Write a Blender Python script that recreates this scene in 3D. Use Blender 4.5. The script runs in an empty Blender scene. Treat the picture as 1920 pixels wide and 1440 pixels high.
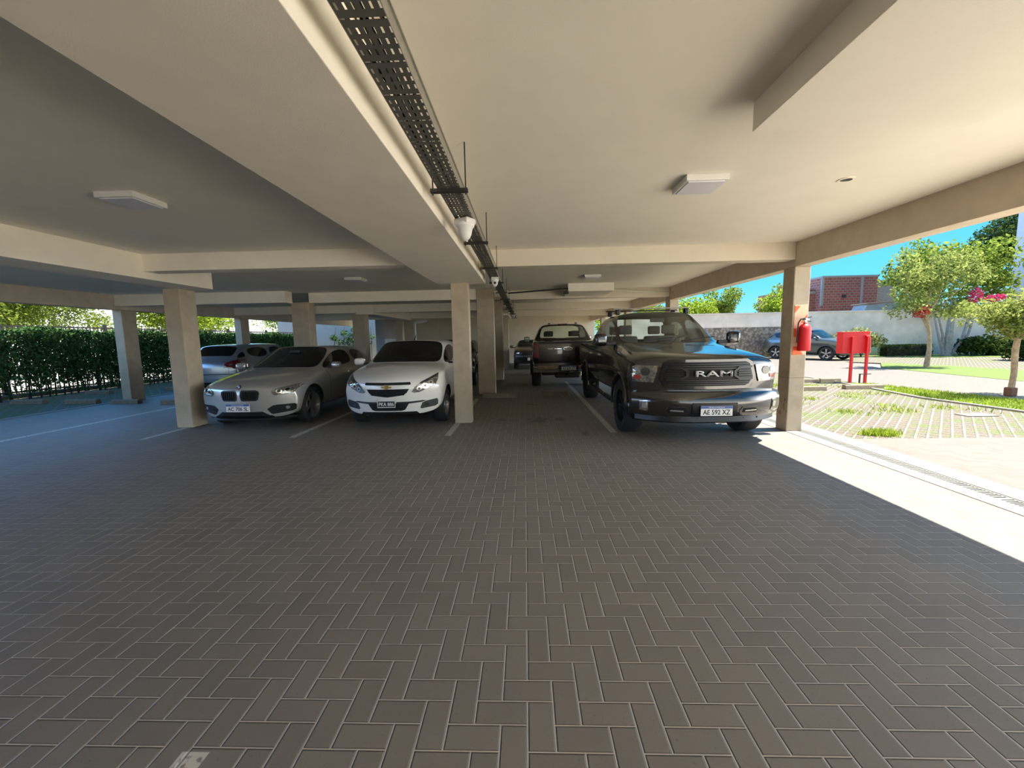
import bpy, bmesh, math, random
from mathutils import Vector, Matrix
from mathutils.bvhtree import BVHTree
random.seed(7)
PI = math.pi
scene = bpy.context.scene
COL = scene.collection

# ------------------------------------------------------------------ camera
cam_d = bpy.data.cameras.new('camera')
cam = bpy.data.objects.new('camera', cam_d)
COL.objects.link(cam)
FPX = 765.0
cam_d.sensor_fit = 'HORIZONTAL'
cam_d.sensor_width = 36.0
cam_d.lens = FPX / 1920 * 36.0
cam_d.clip_end = 500
PITCH, YAW, ROLL = (math.radians(a) for a in (6.33167, 1.94311, -1.07807))
fw = Vector((-math.sin(YAW) * math.cos(PITCH), math.cos(YAW) * math.cos(PITCH), -math.sin(PITCH)))
r0 = Vector((math.cos(YAW), math.sin(YAW), 0))
u0 = r0.cross(fw)
rr = math.cos(ROLL) * r0 + math.sin(ROLL) * u0
uu = -math.sin(ROLL) * r0 + math.cos(ROLL) * u0
cam.matrix_world = Matrix(((rr.x, uu.x, -fw.x, 0), (rr.y, uu.y, -fw.y, 0), (rr.z, uu.z, -fw.z, 1.45), (0, 0, 0, 1)))
scene.camera = cam

# ------------------------------------------------------------------ sky, sun, exposure
SKY_STRENGTH = 1.0
SUN_STRENGTH = 2.7
EXPOSURE = 2.95
world = bpy.data.worlds.new('sky')
scene.world = world
world.use_nodes = True
wn = world.node_tree
wn.nodes.clear()
w_out = wn.nodes.new('ShaderNodeOutputWorld')
w_bg = wn.nodes.new('ShaderNodeBackground')
w_tc = wn.nodes.new('ShaderNodeTexCoord')
w_sep = wn.nodes.new('ShaderNodeSeparateXYZ')
w_ramp = wn.nodes.new('ShaderNodeValToRGB')
wn.links.new(w_tc.outputs['Generated'], w_sep.inputs[0])
wn.links.new(w_sep.outputs[2], w_ramp.inputs[0])
def wmath(op, a, b=None, c=None):
    n = wn.nodes.new('ShaderNodeMath'); n.operation = op
    for i, v in enumerate((a, b, c)):
        if v is None: continue
        if isinstance(v, (int, float)): n.inputs[i].default_value = v
        else: wn.links.new(v, n.inputs[i])
    return n.outputs[0]
def wstep(v, a, b):
    n = wn.nodes.new('ShaderNodeMapRange'); n.interpolation_type = 'SMOOTHSTEP'
    wn.links.new(v, n.inputs[0]); n.inputs[1].default_value = a; n.inputs[2].default_value = b
    return n.outputs[0]
def wadd(col, fac, rgb):
    n = wn.nodes.new('ShaderNodeMix'); n.data_type = 'RGBA'; n.blend_type = 'ADD'; n.clamp_factor = False
    wn.links.new(fac, n.inputs[0]); wn.links.new(col, n.inputs[6]); n.inputs[7].default_value = rgb + (1,)
    return n.outputs[2]
wx, wy, wz = w_sep.outputs[0], w_sep.outputs[1], w_sep.outputs[2]
FILL_SOUTH, HAZE_WEST, FILL_EAST = 0.4, 1.5, 4.2
# added fill glow low on the unseen sky behind the viewer; pale sky to the west
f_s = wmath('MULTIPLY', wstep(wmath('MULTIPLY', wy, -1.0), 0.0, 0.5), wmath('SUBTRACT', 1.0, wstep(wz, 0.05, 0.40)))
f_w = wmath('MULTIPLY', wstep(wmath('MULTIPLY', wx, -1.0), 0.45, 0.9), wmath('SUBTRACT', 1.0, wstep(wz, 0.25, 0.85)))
w_col = wadd(w_ramp.outputs[0], wmath('MULTIPLY', f_s, FILL_SOUTH), (0.50, 0.43, 0.34))
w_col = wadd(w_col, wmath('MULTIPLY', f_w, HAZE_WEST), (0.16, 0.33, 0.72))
f_e = wmath('MULTIPLY', wstep(wmath('SUBTRACT', wx, wmath('MULTIPLY', wy, 1.15)), 0.25, 0.8), wmath('SUBTRACT', 1.0, wstep(wz, 0.10, 0.50)))  # added glow on the unseen eastern sky, fills the interior from the right
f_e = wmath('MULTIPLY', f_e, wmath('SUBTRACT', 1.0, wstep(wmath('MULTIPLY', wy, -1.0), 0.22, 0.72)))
w_col = wadd(w_col, wmath('MULTIPLY', f_e, FILL_EAST), (0.40, 0.41, 0.42))
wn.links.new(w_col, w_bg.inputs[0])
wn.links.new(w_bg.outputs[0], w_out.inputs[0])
cr = w_ramp.color_ramp
cr.elements[0].position = 0.0
cr.elements[0].color = (0.0612, 0.1332, 0.1728, 1)
cr.elements[1].position = 1.0
cr.elements[1].color = (0.0086, 0.0504, 0.1440, 1)
e = cr.elements.new(0.10); e.color = (0.0245, 0.1116, 0.1692, 1)
e = cr.elements.new(0.32); e.color = (0.0130, 0.0792, 0.1548, 1)
w_bg.inputs[1].default_value = SKY_STRENGTH

sun_d = bpy.data.lights.new('sun', 'SUN')
sun_d.energy = SUN_STRENGTH
sun_d.angle = math.radians(0.6)
sun_d.color = (1.0, 0.93, 0.82)
sun = bpy.data.objects.new('sun', sun_d)
COL.objects.link(sun)
to_sun = Vector((1.0, 0.05, 2.42)).normalized()
sun.rotation_euler = to_sun.to_track_quat('Z', 'Y').to_euler()
sun.location = to_sun * 60

scene.view_settings.view_transform = 'Standard'
scene.view_settings.look = 'None'
scene.view_settings.gamma = 1.0
scene.view_settings.use_curve_mapping = False
scene.view_settings.exposure = EXPOSURE
scene.cycles.max_bounces = 10
scene.cycles.diffuse_bounces = 6
scene.cycles.glossy_bounces = 4
scene.cycles.transmission_bounces = 6
scene.cycles.transparent_max_bounces = 24
scene.cycles.use_denoising = True
scene.cycles.sample_clamp_indirect = 8
scene.cycles.caustics_reflective = False
scene.cycles.caustics_refractive = False

# ------------------------------------------------------------------ materials
MATS = {}

def new_mat(name):
    m = bpy.data.materials.new(name)
    m.use_nodes = True
    nt = m.node_tree
    b = nt.nodes.get('Principled BSDF')
    return m, nt, b

def pset(b, **kw):
    for k, v in kw.items():
        k = k.replace('_', ' ')
        if k in b.inputs:
            b.inputs[k].default_value = v

def mat(name, col, rough=0.6, metal=0.0, coat=0.0, var=0.0, vscale=8.0, bump=0.0, bscale=60.0, spec=0.5, emit=0.0):
    if name in MATS:
        return MATS[name]
    m, nt, b = new_mat(name)
    c = (col[0], col[1], col[2], 1)
    pset(b, Base_Color=c, Roughness=rough, Metallic=metal)
    b.inputs['Specular IOR Level'].default_value = spec
    if coat:
        b.inputs['Coat Weight'].default_value = coat
        b.inputs['Coat Roughness'].default_value = 0.04
    if emit:
        b.inputs['Emission Color'].default_value = c
        b.inputs['Emission Strength'].default_value = emit
    if var or bump:
        g = nt.nodes.new('ShaderNodeNewGeometry')
    if var:
        n = nt.nodes.new('ShaderNodeTexNoise')
        n.inputs['Scale'].default_value = vscale
        n.inputs['Detail'].default_value = 5
        nt.links.new(g.outputs['Position'], n.inputs['Vector'])
        r = nt.nodes.new('ShaderNodeValToRGB')
        r.color_ramp.elements[0].position = 0.3
        r.color_ramp.elements[1].position = 0.7
        r.color_ramp.elements[0].color = tuple(max(0, x * (1 - var)) for x in col) + (1,)
        r.color_ramp.elements[1].color = tuple(min(1, x * (1 + var)) for x in col) + (1,)
        nt.links.new(n.outputs[0], r.inputs[0])
        nt.links.new(r.outputs[0], b.inputs['Base Color'])
    if bump:
        n2 = nt.nodes.new('ShaderNodeTexNoise')
        n2.inputs['Scale'].default_value = bscale
        n2.inputs['Detail'].default_value = 4
        nt.links.new(g.outputs['Position'], n2.inputs['Vector'])
        bp = nt.nodes.new('ShaderNodeBump')
        bp.inputs['Strength'].default_value = bump
        bp.inputs['Distance'].default_value = 0.01
        nt.links.new(n2.outputs[0], bp.inputs['Height'])
        nt.links.new(bp.outputs[0], b.inputs['Normal'])
    MATS[name] = m
    return m

def leaf_mat(name, c1, c2, trans=0.45):
    m, nt, b = new_mat(name)
    nt.nodes.remove(b)
    out = nt.nodes.get('Material Output')
    oi = nt.nodes.new('ShaderNodeNewGeometry')
    wn_ = nt.nodes.new('ShaderNodeTexNoise'); wn_.inputs['Scale'].default_value = 3.1
    nt.links.new(oi.outputs['Position'], wn_.inputs['Vector'])
    rnd = nt.nodes.new('ShaderNodeMath'); rnd.operation = 'MULTIPLY_ADD'
    nt.links.new(oi.outputs['Random Per Island'], rnd.inputs[0]); rnd.inputs[1].default_value = 0.6
    nt.links.new(wn_.outputs[0], rnd.inputs[2])
    r = nt.nodes.new('ShaderNodeValToRGB')
    r.color_ramp.elements[0].position = 0.35; r.color_ramp.elements[1].position = 1.05
    r.color_ramp.elements[0].color = c1 + (1,); r.color_ramp.elements[1].color = c2 + (1,)
    nt.links.new(rnd.outputs[0], r.inputs[0])
    d = nt.nodes.new('ShaderNodeBsdfDiffuse'); t = nt.nodes.new('ShaderNodeBsdfTranslucent'); mx = nt.nodes.new('ShaderNodeMixShader')
    mx.inputs[0].default_value = trans
    nt.links.new(r.outputs[0], d.inputs[0]); nt.links.new(r.outputs[0], t.inputs[0])
    nt.links.new(d.outputs[0], mx.inputs[1]); nt.links.new(t.outputs[0], mx.inputs[2])
    nt.links.new(mx.outputs[0], out.inputs[0])
    return m

def glass_mat(name, tint, rough=0.02):
    # thin tinted car glass: transparent pane with a mirror coat following the viewing angle
    m, nt, b = new_mat(name)
    nt.nodes.remove(b)
    out = nt.nodes.get('Material Output')
    tr = nt.nodes.new('ShaderNodeBsdfTransparent'); tr.inputs[0].default_value = tint + (1,)
    gl = nt.nodes.new('ShaderNodeBsdfGlossy'); gl.inputs['Roughness'].default_value = rough
    lw = nt.nodes.new('ShaderNodeLayerWeight'); lw.inputs[0].default_value = 0.5
    q = NB(nt)
    fr = q.m('MULTIPLY_ADD', q.m('POWER', lw.outputs['Facing'], 4.0), 0.9, 0.05)
    mx = nt.nodes.new('ShaderNodeMixShader')
    nt.links.new(fr, mx.inputs[0]); nt.links.new(tr.outputs[0], mx.inputs[1]); nt.links.new(gl.outputs[0], mx.inputs[2])
    nt.links.new(mx.outputs[0], out.inputs[0])
    return m

class NB:
    """small helper for node arithmetic"""
    def __init__(s, nt): s.nt = nt
    def m(s, op, a, b=None, c=None):
        n = s.nt.nodes.new('ShaderNodeMath'); n.operation = op
        for i, v in enumerate((a, b, c)):
            if v is None: continue
            if isinstance(v, (int, float)): n.inputs[i].default_value = v
            else: s.nt.links.new(v, n.inputs[i])
        return n.outputs[0]
    def mix(s, f, a, b):
        n = s.nt.nodes.new('ShaderNodeMix'); n.data_type = 'RGBA'
        for i, v in ((0, f), (6, a), (7, b)):
            if isinstance(v, (int, float)): n.inputs[i].default_value = v
            elif isinstance(v, tuple): n.inputs[i].default_value = v if len(v) == 4 else v + (1,)
            else: s.nt.links.new(v, n.inputs[i])
        return n.outputs[2]
    def noise(s, vec, scale, detail=4, dim=None):
        n = s.nt.nodes.new('ShaderNodeTexNoise'); n.inputs['Scale'].default_value = scale; n.inputs['Detail'].default_value = detail
        s.nt.links.new(vec, n.inputs['Vector']); return n.outputs[0]
    def pos(s):
        g = s.nt.nodes.new('ShaderNodeNewGeometry'); x = s.nt.nodes.new('ShaderNodeSeparateXYZ')
        s.nt.links.new(g.outputs['Position'], x.inputs[0]); return g.outputs['Position'], x.outputs[0], x.outputs[1], x.outputs[2]
    def smooth(s, v, a, b):
        n = s.nt.nodes.new('ShaderNodeMapRange'); n.interpolation_type = 'SMOOTHSTEP'
        s.nt.links.new(v, n.inputs[0]); n.inputs[1].default_value = a; n.inputs[2].default_value = b
        return n.outputs[0]
    def comb(s, x, y, z=0.0):
        n = s.nt.nodes.new('ShaderNodeCombineXYZ')
        for i, v in enumerate((x, y, z)):
            if isinstance(v, (int, float)): n.inputs[i].default_value = v
            else: s.nt.links.new(v, n.inputs[i])
        return n.outputs[0]

PAINT_LINES = [(1.33, 6.15, 13.6), (-1.2, 6.05, 9.9), (-3.62, 6.05, 11.0), (-5.98, 6.0, 6.9), (-8.25, 5.0, 10.0), (-1.2, -3.0, 1.27)]

def paver_mat(name, base, paint=True, rot=0.0):
    m, nt, b = new_mat(name)
    q = NB(nt)
    P, px, py, pz = q.pos()
    U = 0.1013
    gx = q.m('DIVIDE', q.m('ADD', px, 0.012), U); gy = q.m('DIVIDE', q.m('ADD', py, 0.03), U)
    ix = q.m('FLOOR', gx); iy = q.m('FLOOR', gy)
    fx = q.m('SUBTRACT', gx, ix); fy = q.m('SUBTRACT', gy, iy)
    k = q.m('FLOORED_MODULO', q.m('SUBTRACT', ix, iy), 4.0)
    k1 = q.m('COMPARE', k, 1.0, 0.1); k2 = q.m('COMPARE', k, 2.0, 0.1)
    horiz = q.m('LESS_THAN', k, 1.5)
    uu_ = q.m('ADD', fx, k1); vv_ = q.m('ADD', fy, k2)
    maxu = q.m('ADD', horiz, 1.0); maxv = q.m('SUBTRACT', 2.0, horiz)
    dx = q.m('MINIMUM', uu_, q.m('SUBTRACT', maxu, uu_)); dy = q.m('MINIMUM', vv_, q.m('SUBTRACT', maxv, vv_))
    d = q.m('MINIMUM', dx, dy)
    wnz = nt.nodes.new('ShaderNodeTexWhiteNoise'); wnz.noise_dimensions = '2D'
    nt.links.new(q.comb(q.m('SUBTRACT', ix, k1), q.m('SUBTRACT', iy, k2)), wnz.inputs['Vector'])
    rv = wnz.outputs['Value']
    big = q.noise(P, 0.7, 3)
    fine = q.noise(P, 140.0, 3)
    tone = q.m('ADD', q.m('MULTIPLY', rv, 0.22), q.m('MULTIPLY', big, 0.35))
    tone = q.m('ADD', tone, q.m('MULTIPLY', fine, 0.35))
    lo = tuple(x * 0.80 for x in base); hi = tuple(x * 1.22 for x in base)
    col = q.mix(q.m('SUBTRACT', q.m('MULTIPLY', tone, 1.5), 0.18), lo, hi)
    spk = q.smooth(q.noise(P, 75.0, 2), 0.66, 0.74)
    col = q.mix(q.m('MULTIPLY', spk, 0.45), col, tuple(x * 0.45 for x in base))
    # sand joints; light line paints in the bevel highlight, dark rim the bevel shade
    jn = q.smooth(d, 0.016, 0.034)
    col = q.mix(q.smooth(d, 0.034, 0.052), tuple(x * 0.48 for x in base), col)
    col = q.mix(q.smooth(d, 0.020, 0.032), tuple(x * 2.5 for x in base), col)
    if paint:
        tot = None
        for (lx, y0, y1) in PAINT_LINES:
            a = q.m('LESS_THAN', q.m('ABSOLUTE', q.m('SUBTRACT', px, lx)), 0.05)
            c_ = q.m('LESS_THAN', q.m('ABSOLUTE', q.m('SUBTRACT', py, (y0 + y1) / 2)), (y1 - y0) / 2)
            v = q.m('MULTIPLY', a, c_)
            tot = v if tot is None else q.m('MAXIMUM', tot, v)
        wear = q.smooth(q.noise(P, 35.0, 4), 0.33, 0.5)
        col = q.mix(q.m('MULTIPLY', q.m('MULTIPLY', tot, wear), q.m('ADD', q.m('MULTIPLY', jn, 0.7), 0.2)), col, (0.56, 0.52, 0.46))
        # old oil spots on the empty bay
        for (sx, sy, sr) in ((0.22, 7.15, 0.26), (0.62, 7.22, 0.13), (-0.45, 7.2, 0.10), (0.1, 8.9, 0.12), (0.9, 6.1, 0.08)):
            dd = q.m('SQRT', q.m('ADD', q.m('POWER', q.m('SUBTRACT', px, sx), 2.0), q.m('POWER', q.m('MULTIPLY', q.m('SUBTRACT', py, sy), 0.75), 2.0)))
            dd = q.m('ADD', dd, q.m('MULTIPLY', q.m('SUBTRACT', q.noise(P, 6.0, 4), 0.5), 0.45))
            st = q.m('SUBTRACT', 1.0, q.smooth(dd, sr * 0.3, sr))
            col = q.mix(q.m('MULTIPLY', st, 0.6), col, tuple(x * 0.35 for x in base))
    nt.links.new(col, b.inputs['Base Color'])
    b.inputs['Roughness'].default_value = 0.62
    b.inputs['Specular IOR Level'].default_value = 0.4
    h = q.m('ADD', q.smooth(d, 0.02, 0.075), q.m('MULTIPLY', fine, 0.06))
    bp = nt.nodes.new('ShaderNodeBump'); bp.inputs['Strength'].default_value = 1.0; bp.inputs['Distance'].default_value = 0.007
    nt.links.new(h, bp.inputs['Height']); nt.links.new(bp.outputs[0], b.inputs['Normal'])
    return m

def grass_paver_mat(name, green=0.5):
    m, nt, b = new_mat(name)
    q = NB(nt)
    P, px, py, pz = q.pos()
    a = q.m('MULTIPLY', q.m('ADD', px, py), 0.70711); c = q.m('MULTIPLY', q.m('SUBTRACT', px, py), 0.70711)
    fa = q.m('FRACT', q.m('DIVIDE', a, 0.20)); fc = q.m('FRACT', q.m('DIVIDE', c, 0.118))
    wob = q.m('MULTIPLY', q.m('SUBTRACT', q.noise(P, 26.0, 4), 0.5), 0.30)
    da = q.m('ADD', q.m('ABSOLUTE', q.m('SUBTRACT', fa, 0.5)), q.m('MULTIPLY', wob, 0.4)); dc = q.m('ADD', q.m('ABSOLUTE', q.m('SUBTRACT', fc, 0.5)), wob)
    bar = q.m('MAXIMUM', q.smooth(dc, 0.34, 0.42), q.m('MULTIPLY', q.smooth(da, 0.40, 0.45), 0.75))
    grf = q.noise(P, 55.0, 5)
    clump = q.m('ADD', q.noise(P, 1.3, 5), q.m('MULTIPLY', q.m('SUBTRACT', q.noise(P, 9.0, 4), 0.5), 0.7))
    gr = q.m('MULTIPLY', q.smooth(clump, 0.64 - green * 0.4, 0.80 - green * 0.4), q.smooth(grf, 0.34, 0.52))
    soil = q.mix(q.smooth(grf, 0.3, 0.7), (0.045, 0.036, 0.026), (0.135, 0.112, 0.085))
    grass = q.mix(q.smooth(q.noise(P, 90.0, 3), 0.3, 0.7), (0.022, 0.040, 0.005), (0.125, 0.175, 0.026))
    cell = q.mix(gr, soil, grass)
    col = q.mix(q.m('MULTIPLY', bar, q.m('SUBTRACT', 1.0, q.m('MULTIPLY', gr, 0.75))), cell, (0.185, 0.168, 0.142))
    nt.links.new(col, b.inputs['Base Color'])
    b.inputs['Roughness'].default_value = 0.85
    bp = nt.nodes.new('ShaderNodeBump'); bp.inputs['Strength'].default_value = 0.8; bp.inputs['Distance'].default_value = 0.02
    nt.links.new(q.m('ADD', bar, q.m('MULTIPLY', grf, 0.6)), bp.inputs['Height']); nt.links.new(bp.outputs[0], b.inputs['Normal'])
    return m

def tray_mat(name):
    # galvanised sheet punched with rows of slots: the slots are open
    m, nt, b = new_mat(name)
    q = NB(nt)
    P, px, py, pz = q.pos()
    pset(b, Base_Color=(0.13, 0.125, 0.108, 1), Roughness=0.6, Metallic=0.2)
    fx = q.m('FRACT', q.m('DIVIDE', px, 0.027)); ly = q.m('DIVIDE', py, 0.050)
    odd = q.m('FLOORED_MODULO', q.m('FLOOR', ly), 4.0)
    fy = q.m('FRACT', ly)
    s1 = q.m('MULTIPLY', q.m('LESS_THAN', q.m('ABSOLUTE', q.m('SUBTRACT', fx, 0.5)), 0.16), q.m('LESS_THAN', q.m('ABSOLUTE', q.m('SUBTRACT', fy, 0.5)), 0.30))
    s2 = q.m('MULTIPLY', q.m('LESS_THAN', q.m('ABSOLUTE', q.m('SUBTRACT', fx, 0.5)), 0.38), q.m('LESS_THAN', q.m('ABSOLUTE', q.m('SUBTRACT', fy, 0.5)), 0.10))
    isx = q.m('COMPARE', odd, 3.0, 0.1)
    hole = q.m('ADD', q.m('MULTIPLY', s1, q.m('SUBTRACT', 1.0, isx)), q.m('MULTIPLY', s2, isx))
    out = nt.nodes.get('Material Output')
    tr = nt.nodes.new('ShaderNodeBsdfTransparent'); mx = nt.nodes.new('ShaderNodeMixShader')
    nt.links.new(hole, mx.inputs[0]); nt.links.new(b.outputs[0], mx.inputs[1]); nt.links.new(tr.outputs[0], mx.inputs[2])
    nt.links.new(mx.outputs[0], out.inputs[0])
    return m

def brick_mat(name):
    m, nt, b = new_mat(name)
    q = NB(nt)
    P, px, py, pz = q.pos()
    br = nt.nodes.new('ShaderNodeTexBrick')
    nt.links.new(q.comb(q.m('ADD', px, py), pz), br.inputs['Vector'])
    br.inputs['Scale'].default_value = 1.0
    br.inputs['Brick Width'].default_value = 0.36; br.inputs['Row Height'].default_value = 0.2; br.inputs['Mortar Size'].default_value = 0.02
    br.inputs['Color1'].default_value = (0.30, 0.075, 0.045, 1); br.inputs['Color2'].default_value = (0.21, 0.055, 0.036, 1); br.inputs['Mortar'].default_value = (0.24, 0.19, 0.155, 1)
    nt.links.new(br.outputs[0], b.inputs['Base Color']); b.inputs['Roughness'].default_value = 0.9
    return m

def stone_mat(name):
    m, nt, b = new_mat(name)
    q = NB(nt)
    P, px, py, pz = q.pos()
    v = nt.nodes.new('ShaderNodeTexVoronoi'); v.inputs['Scale'].default_value = 7.0
    nt.links.new(P, v.inputs['Vector'])
    col = q.mix(q.m('MULTIPLY', v.outputs['Distance'], 1.4), (0.44, 0.36, 0.29), (0.16, 0.125, 0.10))
    nt.links.new(col, b.inputs['Base Color']); b.inputs['Roughness'].default_value = 0.95
    return m

M = {}
M['ceiling'] = mat('painted_ceiling', (0.92, 0.87, 0.76), 0.9, var=0.02, vscale=3, bump=0.10, bscale=180)
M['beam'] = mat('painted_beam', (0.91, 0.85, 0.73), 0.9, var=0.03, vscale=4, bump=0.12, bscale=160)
M['beam_darkened'] = mat('painted_beam_darkened', (0.66, 0.60, 0.49), 0.9, var=0.03, vscale=4, bump=0.12, bscale=160)  # same beam paint, darkened where right bay beams catch too much light
M['edge_beam'] = mat('fair_faced_concrete', (0.62, 0.53, 0.41), 0.9, var=0.08, vscale=5, bump=0.2, bscale=120)
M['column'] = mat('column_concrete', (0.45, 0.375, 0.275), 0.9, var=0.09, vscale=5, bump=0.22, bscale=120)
def scuffed_column():
    m, nt, b = new_mat('column_concrete_scuffed')
    q = NB(nt)
    P, px, py, pz = q.pos()
    base = q.mix(q.smooth(q.noise(P, 5.0, 5), 0.3, 0.7), (0.41, 0.341, 0.25), (0.49, 0.409, 0.30))
    inz = q.m('LESS_THAN', q.m('ABSOLUTE', q.m('SUBTRACT', pz, 0.36)), 0.13)
    inx = q.m('LESS_THAN', px, 3.87)
    sc = q.m('MULTIPLY', q.m('MULTIPLY', inz, inx), q.smooth(q.noise(q.comb(q.m('MULTIPLY', px, 30.0), q.m('MULTIPLY', py, 26.0), q.m('MULTIPLY', pz, 9.0)), 1.0, 4), 0.48, 0.66))
    crack = q.m('LESS_THAN', q.m('ABSOLUTE', q.m('SUBTRACT', pz, 0.80)), 0.003)
    col = q.mix(q.m('MULTIPLY', q.m('MAXIMUM', sc, crack), 0.7), base, (0.10, 0.08, 0.06))
    nt.links.new(col, b.inputs['Base Color']); b.inputs['Roughness'].default_value = 0.9
    return m
M['column_scuffed'] = scuffed_column()
M['wall'] = mat('back_wall_render', (0.62, 0.55, 0.43), 0.9, var=0.06, vscale=2, bump=0.15)
M['white_wall'] = mat('white_wall', (0.407, 0.407, 0.400), 0.9, var=0.05, vscale=2)
M['outer_wall'] = mat('boundary_wall_plaster', (0.66, 0.585, 0.51), 0.95, var=0.16, vscale=1.2, bump=0.2, bscale=30)
M['stone'] = stone_mat('rough_stone')
M['brick'] = brick_mat('hollow_brick')
M['concrete'] = mat('kerb_concrete', (0.252, 0.229, 0.200), 0.9, var=0.1, vscale=20, bump=0.2)
M['old_concrete'] = mat('wheel_stop_concrete', (0.20, 0.165, 0.12), 0.95, var=0.15, vscale=14, bump=0.3)
M['grey_roof'] = mat('fibre_cement_roof', (0.26, 0.29, 0.30), 0.9, var=0.15, vscale=2)
M['floor'] = paver_mat('herringbone_pavers', (0.178, 0.155, 0.132))
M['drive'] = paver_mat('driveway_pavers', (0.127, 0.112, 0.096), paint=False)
M['turf_paver'] = grass_paver_mat('turf_pavers', 0.42)
M['turf_paver_left'] = grass_paver_mat('turf_pavers_green', 0.58)
M['grass'] = mat('lawn', (0.078, 0.122, 0.013), 0.9, var=0.35, vscale=9, bump=0.8, bscale=40)
M['ground'] = mat('ground', (0.22, 0.20, 0.15), 0.95, var=0.2, vscale=0.6)
M['street'] = mat('street_paving', (0.20, 0.19, 0.175), 0.9, var=0.06, vscale=2)
M['bounce_ground'] = mat('pale_bounce_ground', (0.91, 0.84, 0.72), 0.9, var=0.04, vscale=1)  # pale colour given to unseen ground to bounce sunlight onto the ceiling
M['tray'] = tray_mat('slotted_tray_sheet')
M['galv'] = mat('galvanised_steel', (0.46, 0.44, 0.38), 0.45, 0.7, var=0.1, vscale=40)
M['dark_steel'] = mat('dark_steel', (0.045, 0.040, 0.035), 0.5, 0.5)
M['black'] = mat('black_plastic', (0.014, 0.014, 0.014), 0.45)
M['black_gloss'] = mat('black_gloss', (0.008, 0.008, 0.009), 0.12, spec=0.6)
M['rubber'] = mat('tyre_rubber', (0.016, 0.016, 0.017), 0.75, bump=0.2, bscale=200)
M['liner'] = mat('wheel_well', (0.008, 0.008, 0.008), 0.9)
M['white_plastic'] = mat('white_plastic', (0.78, 0.77, 0.74), 0.4)
M['diffuser'] = mat('lamp_diffuser', (0.80, 0.79, 0.85), 0.35)
M['chrome'] = mat('chrome', (0.80, 0.80, 0.80), 0.10, 1.0)
M['gold'] = mat('gold_badge', (0.72, 0.52, 0.17), 0.25, 1.0)
M['alloy'] = mat('alloy_silver', (0.45, 0.45, 0.46), 0.3, 0.9)
M['dark_alloy'] = mat('alloy_black', (0.03, 0.03, 0.032), 0.35, 0.6)
M['paint_black'] = mat('paint_black', (0.011, 0.010, 0.010), 0.16, 0.0, 1.0)
M['paint_dark'] = mat('paint_black_cherry', (0.016, 0.010, 0.010), 0.18, 0.0, 1.0)
M['paint_silver'] = mat('paint_silver', (0.46, 0.45, 0.42), 0.30, 0.55, 1.0)
M['paint_white'] = mat('paint_white', (0.78, 0.76, 0.71), 0.28, 0.0, 1.0)
M['paint_steel'] = mat('paint_steel_blue', (0.26, 0.29, 0.33), 0.28, 0.55, 1.0)
M['paint_green'] = mat('paint_grey_green', (0.055, 0.065, 0.056), 0.25, 0.3, 1.0)
M['paint_graphite'] = mat('paint_graphite', (0.10, 0.085, 0.07), 0.25, 0.35, 1.0)
M['paint_navy'] = mat('paint_near_black', (0.012, 0.013, 0.016), 0.2, 0.0, 1.0)
M['lens'] = mat('lamp_lens', (0.30, 0.30, 0.28), 0.10, 0.75, 1.0, var=0.7, vscale=30)
M['lens_dark'] = mat('lamp_housing', (0.05, 0.05, 0.05), 0.1, 0.3, 1.0)
M['reflector'] = mat('lamp_reflector', (0.75, 0.75, 0.72), 0.12, 1.0)
M['amber'] = mat('amber_lens', (0.30, 0.035, 0.03), 0.15, 0, 1.0)
M['tail'] = mat('tail_lamp_red', (0.16, 0.004, 0.007), 0.12, 0, 1.0)
M['red'] = mat('red_enamel', (0.62, 0.005, 0.010), 0.55, 0, 0.0)
M['grille_black'] = mat('grille_black', (0.010, 0.010, 0.010), 0.5, spec=0.25)
M['letter_metal'] = mat('brushed_letters', (0.46, 0.45, 0.43), 0.5, 0.0)
M['guard_brown'] = mat('trunk_guard_brown', (0.16, 0.075, 0.048), 0.9, var=0.2, vscale=20)
M['orange'] = mat('orange_sign', (0.90, 0.13, 0.025), 0.5)
M['sign_cream'] = mat('sign_cream', (0.80, 0.58, 0.36), 0.5)
M['plate_white'] = mat('plate_white', (0.74, 0.73, 0.70), 0.4)
M['plate_blue'] = mat('plate_blue', (0.05, 0.10, 0.33), 0.4)
M['plate_ink'] = mat('plate_ink', (0.02, 0.02, 0.025), 0.5)
M['seat'] = mat('seat_cloth', (0.13, 0.12, 0.11), 0.8)
M['seat_dark'] = mat('seat_dark', (0.02, 0.02, 0.02), 0.8)
M['glass_clear'] = glass_mat('glass_clear', (0.93, 0.96, 0.94))
M['glass_tint'] = glass_mat('glass_tint', (0.66, 0.69, 0.68))
M['glass_dark'] = glass_mat('glass_dark', (0.34, 0.36, 0.36))
M['bark'] = mat('bark', (0.36, 0.26, 0.17), 0.9, var=0.3, vscale=14, bump=0.6, bscale=30)
M['bark_grey'] = mat('bark_grey', (0.26, 0.23, 0.19), 0.9, var=0.3, vscale=10, bump=0.6, bscale=30)
M['stem'] = mat('hedge_stem', (0.035, 0.03, 0.022), 0.9)
M['leaf_hedge'] = leaf_mat('leaf_hedge', (0.0064, 0.0208, 0.0064), (0.0800, 0.1520, 0.0480), 0.25)
M['leaf_tree'] = leaf_mat('leaf_tree', (0.0277, 0.0607, 0.0082), (0.2425, 0.3033, 0.0497))
M['leaf_myrtle'] = leaf_mat('leaf_myrtle', (0.0551, 0.0938, 0.0166), (0.3307, 0.3749, 0.1103))
M['leaf_bright'] = leaf_mat('leaf_bright', (0.05, 0.10, 0.006), (0.33, 0.42, 0.05))
M['leaf_dark'] = leaf_mat('leaf_dark', (0.0082, 0.0205, 0.0048), (0.0655, 0.0983, 0.0246))
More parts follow.
